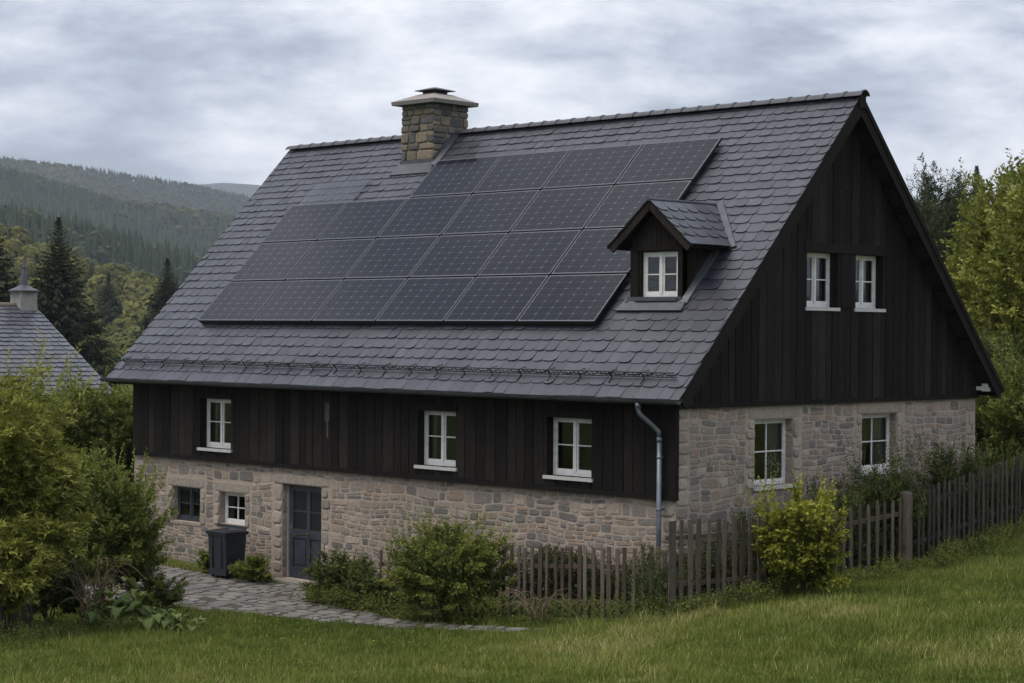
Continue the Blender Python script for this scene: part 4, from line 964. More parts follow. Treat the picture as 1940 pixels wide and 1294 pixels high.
def shoots(c, R, n, L_, nl, ll, lw, tone=.55, lean=.35, seed=3):
    g = np.random.default_rng(seed); a = g.uniform(0, 6.283, n); q = g.uniform(.2, .95, n) ** .5
    base = np.array(c) + np.stack([np.cos(a) * q * R[0], np.sin(a) * q * R[1], R[2] * np.sqrt(np.maximum(0, 1 - q * q)) * .85], 1)
    d = nrm(np.stack([np.cos(a) * lean * q, np.sin(a) * lean * q, np.ones(n)], 1) + g.normal(size=(n, 3)) * .12)
    return twigs(base, d, L_, nl, ll, lw, np.full(n, tone), .05, .7, .3, .5)
def foliage(name, parts, mat, parent=None):
    V = np.concatenate([p[0] for p in parts]); T = np.concatenate([p[1] for p in parts]); n = len(V)
    return bulk(name, V.reshape(-1, 3), np.arange(n * 4).reshape(-1, 4), np.clip(T, 0, 1), mat, parent)
def stems(parent, x, y, z, tips, rad, mat='bark', name='stem'):
    mb = MB()
    for tx, ty, tz in tips:
        p0 = Vector((x, y, z - .05)); p1 = Vector((tx, ty, tz)); K = 6; j_ = (p1 - p0).length * .05
        pts = [p0.lerp(p1, i_ / K) + Vector((ru(-j_, j_), ru(-j_, j_), 0)) * (1 if 0 < i_ < K else 0) + Vector((0, 0, (p1 - p0).length * .08 * math.sin(3.14 * i_ / K))) for i_ in range(K + 1)]
        mb.tube(pts, [rad * (1 - .8 * i_ / K) for i_ in range(K + 1)], 6)
    return mb.build(name, mat, parent, True)
def shrub(label, x, y, R, hc, ntw, tl, nl, ll, lw, mat, seed, name='shrub', cat='shrub', group='shrubs round the house', shoot=0, sl=.4, z=None, **kw):
    ntw = int(ntw * 1.8); ll *= 1.18; lw *= 1.35
    z = h1(x, y) if z is None else z
    o = thing(name, label, cat, (x, y, z), group); c = (x, y, z + hc)
    kw.pop('inner', None); kw.pop('up', None); per = 20; nb = max(14, int(ntw / per * 1.15)); kw['lowcut'] = max(kw.get('lowcut', -.6), -.75)
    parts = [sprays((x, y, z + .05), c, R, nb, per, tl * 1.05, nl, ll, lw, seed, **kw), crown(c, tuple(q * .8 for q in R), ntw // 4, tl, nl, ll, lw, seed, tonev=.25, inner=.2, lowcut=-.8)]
    if shoot: parts.append(shoots(c, tuple(q * .92 for q in R), shoot, sl * 1.1, nl + 9, ll * .95, lw * .9, .66, seed=seed))
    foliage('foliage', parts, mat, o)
    g = random.Random(seed); tips = [(x + g.uniform(-.7, .7) * R[0], y + g.uniform(-.7, .7) * R[1], z + hc + g.uniform(-.2, .6) * R[2]) for _ in range(7)]
    stems(o, x, y, z, tips, max(.012, .016 * max(R)))
    return o
GS_ = 'shrubs round the house'
shrub('big round green bush before the stone wall where the low fence begins', -3.75, -1.75, (1.32, 1.15, 1.06), .90, 1900, .26, 9, .060, .030, 'leaf_mid', 21, shoot=46, sl=.42, lowcut=-.75, amp=.28, inner=.45, tonev=.46)
shrub('loose brownish green bush just right of the grey door', -7.35, -1.30, (.80, .62, .62), .45, 620, .22, 8, .055, .030, 'leaf_dark', 22, shoot=14, sl=.25, lowcut=-.6, tonev=.6)
shrub('low ragged bush between the door bush and the big round bush', -6.15, -1.55, (.72, .5, .5), .36, 430, .22, 8, .055, .030, 'leaf_dark', 23, shoot=16, sl=.3, lowcut=-.6, tonev=.62)
shrub('tiny shrub at the left side of the wheeled bin', -12.25, -.62, (.38, .34, .36), .26, 200, .14, 7, .045, .024, 'leaf_mid', 24, lowcut=-.6, tonev=.4)
shrub('small leafy shrub between the wheeled bin and the door', -10.65, -.75, (.46, .36, .34), .26, 300, .16, 8, .048, .026, 'leaf_mid', 25, lowcut=-.6, tonev=.42, shoot=8, sl=.15)
shrub('bright yellow green bush growing through the picket fence', 2.1, .75, (.86, .74, 1.0), .84, 620, .32, 10, .085, .044, 'leaf_yellow', 26, shoot=30, sl=.5, amp=.42, inner=.3, lowcut=-.95, tonev=.34, droop=.35)
shrub('dark thin shrub below the left stone gable window', .75, 1.35, (.50, .50, .80), 1.05, 300, .26, 8, .050, .024, 'leaf_mid', 27, shoot=24, sl=.95, lowcut=-.9, tonev=.35)
shrub('dark green pointed shrub in front of the right stone gable window', .85, 5.15, (.85, .85, .95), 1.15, 700, .30, 9, .060, .028, 'leaf_dark', 28, shoot=44, sl=.75, lowcut=-.8, tonev=.5)
shrub('dull green shrub behind the pointed fence left of the dark pointed shrub', .75, 3.5, (.75, .7, .75), .95, 480, .28, 8, .055, .028, 'leaf_dark', 29, shoot=26, sl=.5, lowcut=-.8, tonev=.6)
shrub('dark shrub by the gable wall at the start of the dark sloping fence', .75, 7.6, (.85, .9, .85), 1.05, 620, .30, 9, .058, .028, 'leaf_dark', 30, shoot=40, sl=.6, lowcut=-.8, tonev=.5)
shrub('small shrub at the far stone corner behind the sloping fence', .95, 9.4, (.6, .7, .62), .85, 330, .28, 8, .055, .028, 'leaf_mid', 31, shoot=24, sl=.45, lowcut=-.8, tonev=.3)
shrub('low green bush behind the tall fence near the house corner', .80, -.35, (.5, .7, .5), .5, 330, .24, 8, .055, .030, 'leaf_dark', 32, lowcut=-.8, tonev=.5)
# left side
o = shrub('large feathery light green shrub filling the left edge above the dark fence', -7.0, -9.0, (1.45, 1.35, 2.15), 2.65, 2100, .55, 14, .155, .034, 'leaf_light', 41, name='large_shrub', shoot=30, sl=.9, amp=.34, inner=.25, lowcut=-1., up=.1, droop=.55, tonev=.46, spread=.6, group=None)
shrub('yellowish drooping shrub low at the left edge against the willowy one', -6.0, -9.55, (.8, .9, 1.0), 1.25, 800, .45, 12, .14, .034, 'leaf_light', 42, amp=.3, droop=.5, up=.1, tonev=.5)
shrub('broad dense dark green bush left of the path hiding the house corner', -8.95, -5.60, (1.45, 1.3, 1.32), 1.70, 2700, .30, 10, .075, .032, 'leaf_mid', 43, shoot=60, sl=.5, amp=.30, inner=.4, lowcut=-.9, tonev=.42, droop=.1)
shrub('low rounded grey green bush at the foot of the broad dark bush', -7.75, -5.35, (.60, .60, .52), .42, 520, .18, 9, .045, .022, 'leaf_dark', 44, lowcut=-.6, tonev=.55)
shrub('shadowy bush behind the dead brambles at lower left', -8.0, -7.3, (1.0, .9, .85), .85, 800, .30, 9, .07, .032, 'leaf_dark', 45, lowcut=-.8, tonev=.35)
shrub('tall bushy shrub behind the left end of the farmhouse', -18.35, .75, (1.7, 1.5, 2.2), 2.1, 2300, .40, 10, .11, .055, 'leaf_mid', 46, shoot=40, sl=.6, amp=.3, inner=.4, lowcut=-.9, tonev=.40, name='large_shrub', group=None)
shrub('light green shrub between the neighbouring roof and the farmhouse', -20.4, .3, (1.8, 1.5, 1.9), 2.0, 1800, .40, 10, .11, .05, 'leaf_mid', 47, shoot=40, sl=.6, amp=.3, inner=.4, lowcut=-.9, tonev=.6, name='large_shrub', group=None)
shrub('shrub against the hidden left wall of the farmhouse', -17.4, 3.2, (1.1, 1.4, 1.7), 2.2, 1000, .40, 9, .11, .055, 'leaf_mid', 48, shoot=20, sl=.6, lowcut=-.9, tonev=.45, name='large_shrub', group=None)
shrub('dark bush in the gap behind the broad dense bush', -15.9, -3.0, (1.5, 1.3, 1.15), 1.1, 1100, .36, 9, .09, .045, 'leaf_dark', 49, lowcut=-.8, tonev=.45)
for x, y, l_, sd_ in ((-30.5, 10.6, 'light shrub poking up behind the lower end of the neighbouring roof', 50), (-25.5, 4.2, 'shrub before the eave of the neighbouring house', 51)):
    shrub(l_, x, y, (2.0, 2.0, 1.7), 2.6 if sd_ == 50 else 1.6, 1100, .5, 9, .14, .07, 'leaf_mid', sd_, shoot=20, sl=.8, lowcut=-.9, tonev=.6, name='large_shrub', group=None)
# right side hedge behind the fence
for x, y, rz_, hc, sd_, l_, mt in ((-1.4, 14.6, 1.5, 1.7, 60, 'sprawling hedge shrub right of the far eave corner', 'leaf_mid'), (.4, 15.2, 1.3, 1.4, 61, 'tall hedge shrub at the right edge above the dark fence', 'leaf_mid'), (-3.4, 16.4, 1.6, 1.9, 62, 'hedge shrub partly hidden by the far stone corner', 'leaf_dark'), (1.2, 12.4, .9, 1.0, 63, 'low hedge shrub behind the far end of the dark fence', 'leaf_dark')):
    shrub(l_, x, y, (1.5, 1.5, rz_), hc, 1300, .40, 10, .085, .036, mt, sd_, shoot=50, sl=.7, lowcut=-.9, tonev=.45, name='hedge_shrub', group='hedge shrubs behind the gable')
# broadleaf weeds
def rosette(label, x, y, n, ll, hgt, mat, seed, name='broadleaf_weed', rad=.5):
    z = h1(x, y); g = np.random.default_rng(seed); o = thing(name, label, 'weed', (x, y, z), 'weeds by the lower left bushes')
    V = []; mb = MB()
    for k in range(n):
        a, q = g.uniform(0, 6.28), g.uniform(0, 1) ** .6 * rad; bx, by = x + math.cos(a) * q, y + math.sin(a) * q; hz_ = z + hgt * g.uniform(.35, 1.) * (1.1 - q / rad * .6)
        b = g.uniform(0, 6.28); L1 = ll * g.uniform(.6, 1.2); d = np.array([math.cos(b), math.sin(b), -.25]); s_ = np.array([-math.sin(b), math.cos(b), .0]); K = 7
        pr = [.10, .75, 1.0, .92, .72, .42, 0.02]; row = []
        for i_ in range(K):
            t_ = i_ / (K - 1); c_ = np.array([bx, by, hz_]) + d * L1 * t_ + np.array([0, 0, .18 * L1 * math.sin(3.1 * t_) - .25 * L1 * t_ * t_]); w_ = L1 * .40 * pr[i_]; wv = L1 * .04 * math.sin(i_ * 2.1 + k)
            row += [c_ - s_ * w_ + np.array([0, 0, w_ * .35 + wv]), c_, c_ + s_ * w_ + np.array([0, 0, w_ * .35 - wv])]
        tn = float(np.clip(g.normal(.5, .22), 0, 1)); mb.add(row, [(3 * i_ + j_, 3 * i_ + j_ + 1, 3 * i_ + j_ + 4, 3 * i_ + j_ + 3) for i_ in range(K - 1) for j_ in (0, 1)], 0, tn)
    mb.build('leaves', mat, o, True)
    stems(o, x, y, z, [(x + g.uniform(-.6, .6) * rad, y + g.uniform(-.6, .6) * rad, z + hgt * .8) for _ in range(6)], .008, 'bark')
rosette('clump of large blue green burdock like leaves at the lower left on the lawn edge', -5.9, -7.2, 64, .27, .80, 'leaf_big', 71, rad=.66)
rosette('smaller clump of broad leaves right of the burdock like clump', -5.35, -6.6, 54, .16, .42, 'leaf_big', 72, rad=.50)
rosette('yellowing broad leaved clump among the dead brambles', -6.9, -6.9, 30, .16, .95, 'leaf_light', 73, rad=.45)
# dead brambles
def brambles(label, x, y, n, R, hgt, seed):
    z = h1(x, y); g = random.Random(seed); o = thing('dead_brambles', label, 'brambles', (x, y, z), None); mb = MB()
    for k in range(n):
        a = g.uniform(0, 6.28); q = g.uniform(0, .25); p = Vector((x + math.cos(a) * q, y + math.sin(a) * q, z - .03)); b = g.uniform(0, 6.28); L_ = g.uniform(.5, 1.) * hgt; pts = []
        for i_ in range(9):
            t_ = i_ / 8; pts.append(p + Vector((math.cos(b) * R * t_ ** 1.4 * 1.1 + g.uniform(-.03, .03), math.sin(b) * R * t_ ** 1.4 + g.uniform(-.03, .03), L_ * math.sin(2.3 * t_))))
        mb.tube(pts, [.009 * (1 - .6 * i_ / 8) for i_ in range(9)], 5)
    mb.build('stem', 'dead_stem', o)
brambles('tangle of tan dead brambles in front of the lower left bushes', -6.75, -7.25, 34, .75, 1.25, 5)
brambles('thin dead brambles at the foot of the low picket fence', -1.6, -1.75, 26, .6, .62, 6)
# undergrowth along the fences (nobody could count it)
def band(pts, n, hh, ll, lw, tone, wd, tl=.2, nl=6):
    P = np.array(pts, float); sl = np.r_[0, np.cumsum(np.hypot(*np.diff(P[:, :2], axis=0).T))]; t_ = RNG.uniform(0, sl[-1], n)
    x = np.interp(t_, sl, P[:, 0]) + RNG.normal(size=n) * wd; y = np.interp(t_, sl, P[:, 1]) + RNG.normal(size=n) * wd
    hm = np.interp(t_, sl, P[:, 2]) * (.55 + .9 * vnoise(x, y, .35, 4)) * hh
    z = H(x, y) + RNG.uniform(0, 1, n) ** .8 * hm; d = nrm(np.stack([RNG.normal(size=n) * .5, RNG.normal(size=n) * .5, np.ones(n)], 1))
    return twigs(np.stack([x, y, z], 1) - d * tl * .3, d, tl, nl, ll, lw, tone + (vnoise(x, y, .5, 7) - .5) * .5, .1)
und = [band([(-2.9, -.75, .9), (.6, -.72, .75)], 5200, 1.0, .055, .036, .34, .17),
       band([(1.05, -1.9, .9), (1.0, 1.0, 1.1), (1.0, 5, 1.15), (1.05, 11, 1.1)], 11000, 1.0, .056, .036, .34, .22)]
tag(foliage('ivy_undergrowth', und, 'leaf_dark'), 'dark ivy and undergrowth behind the picket fences', 'undergrowth', kind='stuff')
und = [band([(-7.6, -1.7, .35), (-5, -2.05, .35), (-3, -2.1, .5), (-1.5, -1.75, .45), (.8, -1.65, .35), (1.65, -2.0, .35), (1.85, .5, .30), (1.8, 3, .22), (1.8, 5.2, .32), (1.85, 11, .25)], 4200, .95, .055, .032, .5, .19, .18, 5),
       band([(-13.9, -.55, .15), (-12.3, -.5, .15)], 160, .8, .05, .02, .5, .1, .1, 5), band([(-11.1, -.62, .12), (-10.6, -.55, .12)], 60, .8, .05, .02, .5, .06, .1, 5),
       band([(-8.9, -5.0, .5), (-7.6, -5.0, .3), (-6.0, -6.2, .25), (-5.2, -7.4, .25), (-5.6, -8.8, .35), (-4.4, -10.4, .4)], 1500, .8, .05, .024, .4, .22, .16, 5)]
tag(foliage('weeds', und, 'leaf_mid'), 'low mixed weeds along the fence foot and path edge', 'weeds', kind='stuff')
# ------------------------------------------------------------------ lawn blades
n = 690000
ne_ = 260000; rr_ = np.sqrt(RNG.uniform(19.5 ** 2, 44 ** 2, n)); aa = RNG.uniform(-.34, .34, n)
ra_ = np.sqrt(RNG.uniform(17 ** 2, 60 ** 2, ne_)); ae_ = RNG.uniform(-.55, .70, ne_); ke_ = (np.abs(ae_) > .33) | (ra_ > 43); rr_ = np.r_[rr_, ra_[ke_]]; aa = np.r_[aa, ae_[ke_]]; n = len(aa)
gx = CAM[0] + rr_ * (np.cos(aa) * FF[0] + np.sin(aa) * FR[0]); gy = CAM[1] + rr_ * (np.cos(aa) * FF[1] + np.sin(aa) * FR[1])
k_ = ~inside_np(gx, gy, poly) & ~((gx < .25) & (gy > -.6)) & ~((gx < 1.3) & (gy > -1.7) & (gx > -8.)) & ~((gx > -.5) & (gx < 1.4) & (gy > -2))
keep = RNG.uniform(size=n) < np.clip(27. / rr_, .0, 1) ** 1.0
k_ &= keep; gx = gx[k_]; gy = gy[k_]; n = len(gx); gz = H(gx, gy)
cl = vnoise(gx, gy, .42, 3); cl2 = vnoise(gx, gy, 2.6, 5); cl3 = vnoise(gx, gy, .11, 8)
edge = np.zeros(n)
hgt_ = RNG.uniform(.04, .10, n) * (.6 + .9 * cl) * (.75 + .6 * cl2); tuft = (cl3 > .78) & (cl > .5); hgt_[tuft] *= 1.8
aa = RNG.uniform(0, 6.283, n); lean = RNG.uniform(.1, .95, n); wv = RNG.uniform(.005, .011, n)
tipx = gx + np.cos(aa) * lean * hgt_; tipy = gy + np.sin(aa) * lean * hgt_; bb = aa + RNG.normal(size=n) * .6 + 1.57
# longer tufts scattered through the lawn
nt_ = 190; tx_, ty_ = RNG.uniform(-4, 8, nt_), RNG.uniform(-12, 4, nt_); ok_ = ~inside_np(tx_, ty_, poly) & ~((tx_ < 1.7) & (ty_ > -1.9)); tx_, ty_ = tx_[ok_], ty_[ok_]
m_ = 55; ux_ = np.repeat(tx_, m_) + RNG.normal(size=len(tx_) * m_) * .06; uy_ = np.repeat(ty_, m_) + RNG.normal(size=len(tx_) * m_) * .06; nn_ = len(ux_)
gx = np.r_[gx, ux_]; gy = np.r_[gy, uy_]; gz = np.r_[gz, H(ux_, uy_)]; hgt_ = np.r_[hgt_, np.repeat(RNG.uniform(.10, .24, len(tx_)), m_) * RNG.uniform(.5, 1.1, nn_)]
aa = np.r_[aa, RNG.uniform(0, 6.283, nn_)]; lean = np.r_[lean, RNG.uniform(.1, .8, nn_)]; wv = np.r_[wv, RNG.uniform(.004, .008, nn_)]
tipx = gx + np.cos(aa) * lean * hgt_; tipy = gy + np.sin(aa) * lean * hgt_; bb = aa + RNG.normal(size=len(aa)) * .6 + 1.57
V = np.stack([np.stack([gx - np.cos(bb) * wv, gy - np.sin(bb) * wv, gz - .004], 1), np.stack([gx + np.cos(bb) * wv, gy + np.sin(bb) * wv, gz - .004], 1), np.stack([tipx, tipy, gz + hgt_], 1)], 1)
cl4 = vnoise(gx[:n], gy[:n], 5.5, 15)
tn = .30 + .45 * (cl2 - .4) + .30 * (cl - .5) + .35 * (cl4 - .5) + RNG.normal(size=n) * .14; tn[RNG.uniform(size=n) < .05] += .45
gx0, gy0 = gx[:n], gy[:n]; dry = sstep(.55, .85, vnoise(gx0, gy0, 1.3, 12)) * sstep(0, 4, gx0 + 1); tn += dry * RNG.uniform(0, .5, n)
tn = np.r_[tn, RNG.uniform(.15, .75, nn_)]; n = len(gx)
tag(bulk('grass', V.reshape(-1, 3), np.arange(n * 3).reshape(-1, 3), np.clip(tn, 0, 1), 'grass'), 'short rough lawn grass with paler dry patches', 'grass', kind='stuff')
# clover and small weeds in the lawn
nw = 2600; wx, wy = RNG.uniform(-8, 9, nw), RNG.uniform(-13, 5, nw); k_ = (vnoise(wx, wy, .9, 21) > .58) & ~inside_np(wx, wy, poly) & ~((wx < 1.6) & (wy > -1.8)); wx, wy = wx[k_], wy[k_]; nw = len(wx)
wd_ = nrm(np.stack([RNG.normal(size=nw), RNG.normal(size=nw), np.abs(RNG.normal(size=nw)) * .5], 1))
tag(foliage('clover', [twigs(np.stack([wx, wy, H(wx, wy) + .045], 1), wd_, .10, 6, .040, .030, RNG.uniform(.25, .75, nw), .1)], 'leaf_mid'), 'patches of clover and small weeds in the lawn', 'weeds', kind='stuff')
# fallen leaves on the path and lawn
nl_ = 420; lx_, ly_ = RNG.uniform(-14, 3, nl_), RNG.uniform(-7, -1, nl_); lz_ = H(lx_, ly_) + np.where(inside_np(lx_, ly_, poly), .04, .06)
V, T = leaf_quads(np.stack([lx_, ly_, lz_], 1), nrm(np.stack([RNG.normal(size=nl_), RNG.normal(size=nl_), RNG.normal(size=nl_) * .15], 1)), RNG.uniform(.03, .055, nl_), RNG.uniform(.02, .035, nl_), RNG.uniform(.2, 1, nl_), 1.5)
tag(foliage('fallen_leaves', [(V, T)], 'leaf_yellow'), 'small yellow fallen leaves scattered on path and lawn', 'leaves', kind='stuff')
# ------------------------------------------------------------------ trees
def conifer(label, x, y, htop, spread, seed, dens=1., mat='needles', group='spruces on the valley side', name='spruce_tree', zb=None, tone=.4, bare=0., ql=.62):
    z = h1(x, y) if zb is None else zb; ht = htop - z; g = np.random.default_rng(seed); o = thing(name, label, 'tree', (x, y, z), group)
    B = []; D = []; T = []; h = .06 + bare
    nlev = int(ht / .30)
    for i_ in range(nlev):
        f = 1 - (i_ + .5) / nlev                      # 1 low .. 0 top
        zz_ = ht * (1 - f); 
        if zz_ < ht * .08: continue
        Lb = spread * ht * (f ** 1.02) + .03; nb = int((11 + 12 * f) * dens); a0 = g.uniform(0, 6.28)
        for b in range(nb):
            a = a0 + 6.283 * b / nb + g.normal() * .25; L_ = Lb * g.uniform(.62, 1.16); m_ = max(3, int(L_ / (.24 * ql + .02))); t_ = (np.arange(m_) + g.uniform(0, 1, m_)) / m_
            r = L_ * t_; up_ = 1.1 * max(0., 1 - f * 3.2); dz = (-.36 * min(1, f * 3.2) + up_) * r * (1 - .45 * t_) + .10 * L_ * t_ ** 3
            px_, py_ = x + np.cos(a) * r, y + np.sin(a) * r
            for q in (-1, 0, 1):
                aa_ = a + q * g.uniform(.5, .95, m_); dr = nrm(np.stack([np.cos(aa_), np.sin(aa_), np.full(m_, -.30 + 1.5 * up_) + g.normal(size=m_) * .2 - .25 * abs(q)], 1))
                B.append(np.stack([px_, py_, z + zz_ + dz + g.normal(size=m_) * .06], 1)); D.append(dr); T.append(tone + .22 * t_ + g.normal(size=m_) * .12)
    B = np.concatenate(B); D = np.concatenate(D); T = np.concatenate(T); n_ = len(B)
    fz = np.clip((htop - B[:, 2]) / ht * 4, .40, 1)
    V, T = leaf_quads(B, D, ql * fz * g.uniform(.5, 1.15, n_), ql * fz * .36 * g.uniform(.6, 1.3, n_), T, .9)
    foliage('foliage', [(V, T)], mat, o)
    mb = MB(); mb.tube([(x, y, z - .3), (x, y, z + ht * .5), (x, y, z + ht * .98)], [ht * .014, ht * .006, .012], 8); mb.build('trunk', 'bark', o)
conifer('tall dark spruce right of the neighbouring chimney', -126.3, 68.75, 15.1, .40, 81)
conifer('smaller dark spruce close to the left verge of the farmhouse roof', -193.4, 129.0, 14.9, .40, 82, ql=.75)
conifer('dark spruce cut off by the left edge of the picture', -113.4, 53.6, 15.6, .40, 83)
conifer('distant dull spruce standing in the pale wood below the hill', -334.5, 215.2, 17.5, .36, 84, .7, zb=-6, tone=.75, ql=1.1)
def tree(label, x, y, zc, R, n, tl, ll, lw, mat, seed, name='broadleaf_tree', group=None, tonev=.45, amp=.38, nl=9, limbs=9, trunk_r=.16, shoot=0, K=34, inner=.35, lowcut=-.9, **kw):
    z = h1(x, y); o = thing(name, label, 'tree', (x, y, z), group); c = (x, y, zc)
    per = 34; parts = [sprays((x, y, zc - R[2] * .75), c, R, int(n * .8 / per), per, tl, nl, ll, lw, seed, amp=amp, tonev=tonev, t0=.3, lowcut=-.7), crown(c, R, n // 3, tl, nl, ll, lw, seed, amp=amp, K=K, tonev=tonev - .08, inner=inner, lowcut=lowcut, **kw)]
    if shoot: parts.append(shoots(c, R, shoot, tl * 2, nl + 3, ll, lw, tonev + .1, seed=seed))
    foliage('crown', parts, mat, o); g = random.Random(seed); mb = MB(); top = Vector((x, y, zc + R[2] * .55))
    mb.tube([(x, y, z - .3), (x + ru(-.1, .1), y, (z + zc) / 2), tuple(top)], [trunk_r, trunk_r * .7, trunk_r * .15], 8)
    for k in range(limbs):
        f = g.uniform(.25, .9); p0 = Vector((x, y, z + (top.z - z) * f)); a = g.uniform(0, 6.28); el = g.uniform(.1, 1.); L_ = g.uniform(.55, .9) * R[0]
        p1 = p0 + Vector((math.cos(a) * L_, math.sin(a) * L_, el * L_)); mid_ = (p0 + p1) / 2 + Vector((0, 0, -.12 * L_))
        mb.tube([p0, mid_, p1], [trunk_r * .5 * (1.1 - f), trunk_r * .3 * (1.1 - f), .012], 6)
    mb.build('trunk', 'bark', o); return o
G2 = 'trees behind the gable'
tree('large yellow green leafy tree filling the right edge behind the gable', -6.6, 24.3, 6.4, (2.9, 2.9, 4.6), 8500, .62, .19, .115, 'leaf_light', 91, group=G2, shoot=12, amp=.28, trunk_r=.2, limbs=16, tonev=.50)
tree('lower yellow green tree to the left of the large leafy one', -8.1, 24.1, 4.9, (1.5, 1.6, 3.6), 2800, .55, .17, .10, 'leaf_light', 92, group=G2, shoot=22, tonev=.55)
tree('dark green tree low behind the far eave corner', -5.5, 19.6, 3.3, (1.8, 1.8, 1.9), 1600, .5, .13, .07, 'leaf_mid', 93, group=G2, tonev=.3)
tree('leafy tree at the extreme right edge', -4.0, 20.8, 5.8, (2.3, 2.3, 4.7), 5600, .6, .18, .11, 'leaf_light', 94, group=G2, shoot=10, amp=.28, tonev=.46)
for lab_, x, y, zt_, rx, rz_, sd_, tn_ in (('tall feathery grey green tree beyond the gable with several leading tips', -21.9, 44.3, 12.6, 2.0, 4.6, 95, .48), ('feathery grey green tree half hidden by the sloping barge board', -20.6, 40.0, 11.2, 1.7, 4.0, 96, .55),
        ('feathery tree just left of the big yellow green one', -23.3, 48.6, 12.5, 1.5, 4.6, 98, .42), ('dark lower tree in the gap below the feathery ones', -19.4, 42.5, 9.2, 2.2, 3.6, 101, .30)):
    tree(lab_, x, y, zt_ - rz_, (rx, rx, rz_), 7500, .46, .17, .060, 'leaf_conifer', sd_, group=G2, shoot=44, tonev=tn_, amp=.42, nl=11, trunk_r=.2, limbs=6, inner=.2)
conifer('tiny bluish conifer tip far behind on the right skyline', -238.7, 418.6, 49.5, .26, 100, .6, 'needles', G2, 'conifer_tree', zb=2, tone=.6, ql=1.8)
# ------------------------------------------------------------------ woods on the hills
def conpoly(tiers, seg, jag, g):
    V = []; F = []
    for t_ in range(tiers):
        z0, z1 = t_ / tiers * .9, min(1., (t_ + 1.7) / tiers * .9 + .1); r = (1 - t_ / tiers) * .5; b = len(V)
        for k in range(seg): a = 6.283 * k / seg + t_; rr2 = r * (1 - jag * (k % 2)) * g.uniform(.85, 1.1); V.append((math.cos(a) * rr2, math.sin(a) * rr2, z0 - .03 * (k % 2 == 0)))
        V.append((0, 0, z1)); F += [(b + k, b + (k + 1) % seg, b + seg) for k in range(seg)]
    return np.array(V), np.array(F)
def blobpoly(n, g, ql=.42):
    d = nrm(g.normal(size=(n, 3))); d[:, 2] = np.abs(d[:, 2]) * 1.0 - .25; d = nrm(d); r = g.uniform(.75, 1.05, n) * (1 - .22 * (np.sin(d[:, 0] * 5 + d[:, 1] * 4) > .3))
    c = d * r[:, None] * np.array([.5, .5, .42]) + np.array([0, 0, .55]); t1 = nrm(np.cross(d, g.normal(size=(n, 3)))); t2 = np.cross(d, t1); q = ql * .5 * g.uniform(.6, 1.2, (n, 1)); out_ = d * q * .35
    V = np.stack([c - t1 * q, c - t2 * q * .8 - out_, c + t1 * q, c + t2 * q * .8 + out_], 1).reshape(-1, 3); I = np.arange(n) * 4
    return V, np.concatenate([np.stack([I, I + 1, I + 2], 1), np.stack([I, I + 2, I + 3], 1)])
def wood(name, label, r0, r1, a0, a1, sp, hts, con_share, temps_c, temps_b, mat, seed, patch=120., wr=(.42, .95)):
    g = np.random.default_rng(seed); area = (r1 ** 2 - r0 ** 2) / 2 * (a1 - a0); n = int(area / sp ** 2)
    r = np.sqrt(g.uniform(r0 ** 2, r1 ** 2, n)); a = g.uniform(a0, a1, n)
    x = CAM[0] + r * (np.cos(a) * FF[0] + np.sin(a) * FR[0]); y = CAM[1] + r * (np.cos(a) * FF[1] + np.sin(a) * FR[1]); z = H(x, y)
    pn = vnoise(x, y, patch, seed) * .6 + vnoise(x, y, patch * .35, seed + 1) * .4; isc = (pn + g.normal(size=n) * .10) < con_share
    Vs, Fs, Ts = [], [], []; off = 0
    for con, temps in ((True, temps_c), (False, temps_b)):
        idx = np.where(isc == con)[0]; grp = g.integers(0, len(temps), len(idx))
        for gi, (tv, tf) in enumerate(temps):
            ii = idx[grp == gi]; m_ = len(ii)
            if not m_: continue
            h = g.uniform(*hts, m_) * (1.15 if con else .85); w = h * (wr[0] if con else wr[1]) * g.uniform(.8, 1.2, m_); rot = g.uniform(0, 6.28, m_); cs, sn = np.cos(rot), np.sin(rot)
            X = x[ii, None] + (tv[:, 0] * cs[:, None] - tv[:, 1] * sn[:, None]) * w[:, None]; Y = y[ii, None] + (tv[:, 0] * sn[:, None] + tv[:, 1] * cs[:, None]) * w[:, None]; Z = z[ii, None] + tv[:, 2] * h[:, None] - .3
            Vs.append(np.stack([X, Y, Z], -1).reshape(-1, 3)); Fs.append((tf[None] + (np.arange(m_) * len(tv))[:, None, None] + off).reshape(-1, 3)); off += m_ * len(tv)
            base = np.where(con, .22, .45 + .9 * np.clip(pn[ii] - con_share, 0, .5)) + g.normal(size=m_) * .10; Ts.append(np.repeat(base, len(tf)) + g.normal(size=m_ * len(tf)) * .04)
    tag(bulk(name, np.concatenate(Vs), np.concatenate(Fs), np.clip(np.concatenate(Ts), 0, 1), mat), label, 'wood', kind='stuff')
g0_ = np.random.default_rng(5)
C3 = [conpoly(3, 8, .3, g0_) for _ in range(3)]; C5 = [conpoly(6, 10, .4, g0_) for _ in range(3)]; B1 = [blobpoly(26, g0_, .6) for _ in range(3)]; B3 = [blobpoly(760, g0_, .145) for _ in range(4)]; B2 = [blobpoly(90, g0_, .36) for _ in range(3)]
wood('hillside_forest', 'hazy mixed forest on the skyline ridge at left', 2500, 3650, -.30, -.05, 10, (7, 12), .50, C3, B1, 'forest_far', 1, 420)
wood('middle_ridge_forest', 'dark conifer forest on the middle ridge', 1350, 2400, -.32, -.05, 9, (10, 16), .50, C3, B1, 'forest_far', 2, 260)
wood('lower_ridge_forest', 'mixed forest with pale trees on the lower ridge', 780, 1180, -.33, -.05, 8, (9, 15), .46, C5, B2, 'forest_far', 3, 110)
wood('valley_wood', 'soft green broadleaf wood at the foot of the hills', 230, 660, -.34, -.06, 9, (8, 12.5), .22, C5, B3, 'forest_mid', 4, 60, (.42, 1.0))
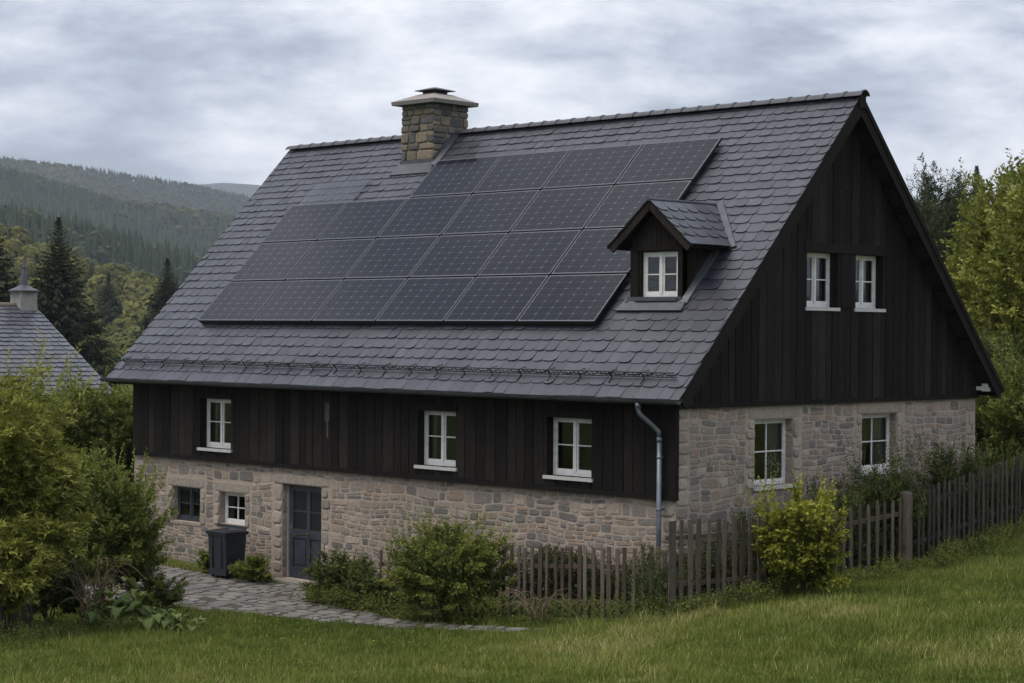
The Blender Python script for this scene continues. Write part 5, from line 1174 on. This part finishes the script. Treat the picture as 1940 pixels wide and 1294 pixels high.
wood('distant_wood_behind_house', 'distant wood hidden mostly behind the farmhouse', 240, 700, .10, .36, 9, (9, 14), .5, C5, B2, 'forest_far', 6, 80)
# ------------------------------------------------------------------ neighbouring house
nb = thing('neighbouring_house', 'smaller house at the left with a grey slate roof and pale chimney with a spire', 'house', (-31.9, 0, h1(-31.9, 0)))
nz0 = h1(-31.9, 0) - .5; NR, NE_, NX, NXE, NY0, NY1 = 5.98, 3.32, -32.3, -27.75, -9., 7.5
ndl = math.hypot(NR - NE_, NXE - NX); ncs, nsn = (NXE - NX) / ndl, (NR - NE_) / ndl
def NF(u, s, n): return (NXE - s * ncs + n * nsn, u, NE_ + s * nsn + n * ncs)
def NB(u, s, n): q = NF(u, s, n); return (2 * NX - q[0], q[1], q[2])
mb = MB(); mb.prism([(NX - 3.3, NY0 + .3, nz0), (NX + 3.3, NY0 + .3, nz0), (NX + 3.3, NY0 + .3, 3.4), (NX, NY0 + .3, 5.8), (NX - 3.3, NY0 + .3, 3.4)], [(NX - 3.3, NY1 - .3, nz0), (NX + 3.3, NY1 - .3, nz0), (NX + 3.3, NY1 - .3, 3.4), (NX, NY1 - .3, 5.8), (NX - 3.3, NY1 - .3, 3.4)])
mb.build('wall', 'dark_wood', nb)
mb = MB()
for P in (NF, NB): mb.prism([P(NY0, 0, -.01), P(NY1, 0, -.01), P(NY1, ndl, -.01), P(NY0, ndl, -.01)], [P(NY0, 0, -.15), P(NY1, 0, -.15), P(NY1, ndl - .1, -.15), P(NY0, ndl - .1, -.15)], 0)
nroof = mb.build('roof', 'underlay', nb)
mb = MB(); slates(mb, NF, NY0, NY1 + .02, -.05, ndl - .02, (), .26, .24, (.22, .40), lift=.035); mb.build('roof_slates', 'slate_old', nroof)
mb = MB(); slates(mb, NB, NY0, NY1 + .02, -.05, ndl - .02, (), .5, .5, (.8, 1.2)); mb.build('rear_slates', 'slate_old', nroof)
mb = MB(); mb.tube([(NX, NY0, NR + .0), (NX, NY1, NR + .0)], .085, 8); mb.build('ridge_tiles', 'chimney_mortar', nroof)
mb = MB(); mb.box((NX - .30, 6.85, 5.4), (NX + .30, 7.45, 6.42)); nch = mb.build('chimney', 'pale_render', nb)
mb = MB(); zc = 6.42; prof = [(.48, zc), (.48, zc + .035), (.26, zc + .13), (.14, zc + .20), (.11, zc + .45), (.06, zc + .72), (.075, zc + .76), (.045, zc + .85), (.015, zc + 1.12)]
seg = 16; vs = [(NX + math.cos(6.2832 * k / seg) * r_, 7.15 + math.sin(6.2832 * k / seg) * r_, z_) for r_, z_ in prof for k in range(seg)]
mb.add(vs, [(i_ * seg + k, i_ * seg + (k + 1) % seg, (i_ + 1) * seg + (k + 1) % seg, (i_ + 1) * seg + k) for i_ in range(len(prof) - 1) for k in range(seg)] + [tuple(range(seg))[::-1]])
mb.build('chimney_spire', 'lead', nch)
# ------------------------------------------------------------------ haze
t = NT('haze'); vp = t.n('ShaderNodeVolumePrincipled'); vp.inputs['Color'].default_value = (.80, .88, 1.0, 1); vp.inputs['Density'].default_value = 1.0e-4; vp.inputs['Anisotropy'].default_value = .0
t.l(vp.outputs[0], t.o.inputs['Volume'])
mb = MB(); mb.box((CAM[0] - 8200, CAM[1] - 8200, float(TZ.min()) - 1.5), (CAM[0] + 8200, CAM[1] + 8200, max(float(TZ.max()), 200.) + 60))
tag(mb.build('haze', 'haze'), 'pale bluish haze in the air of the valley', 'haze', kind='stuff')
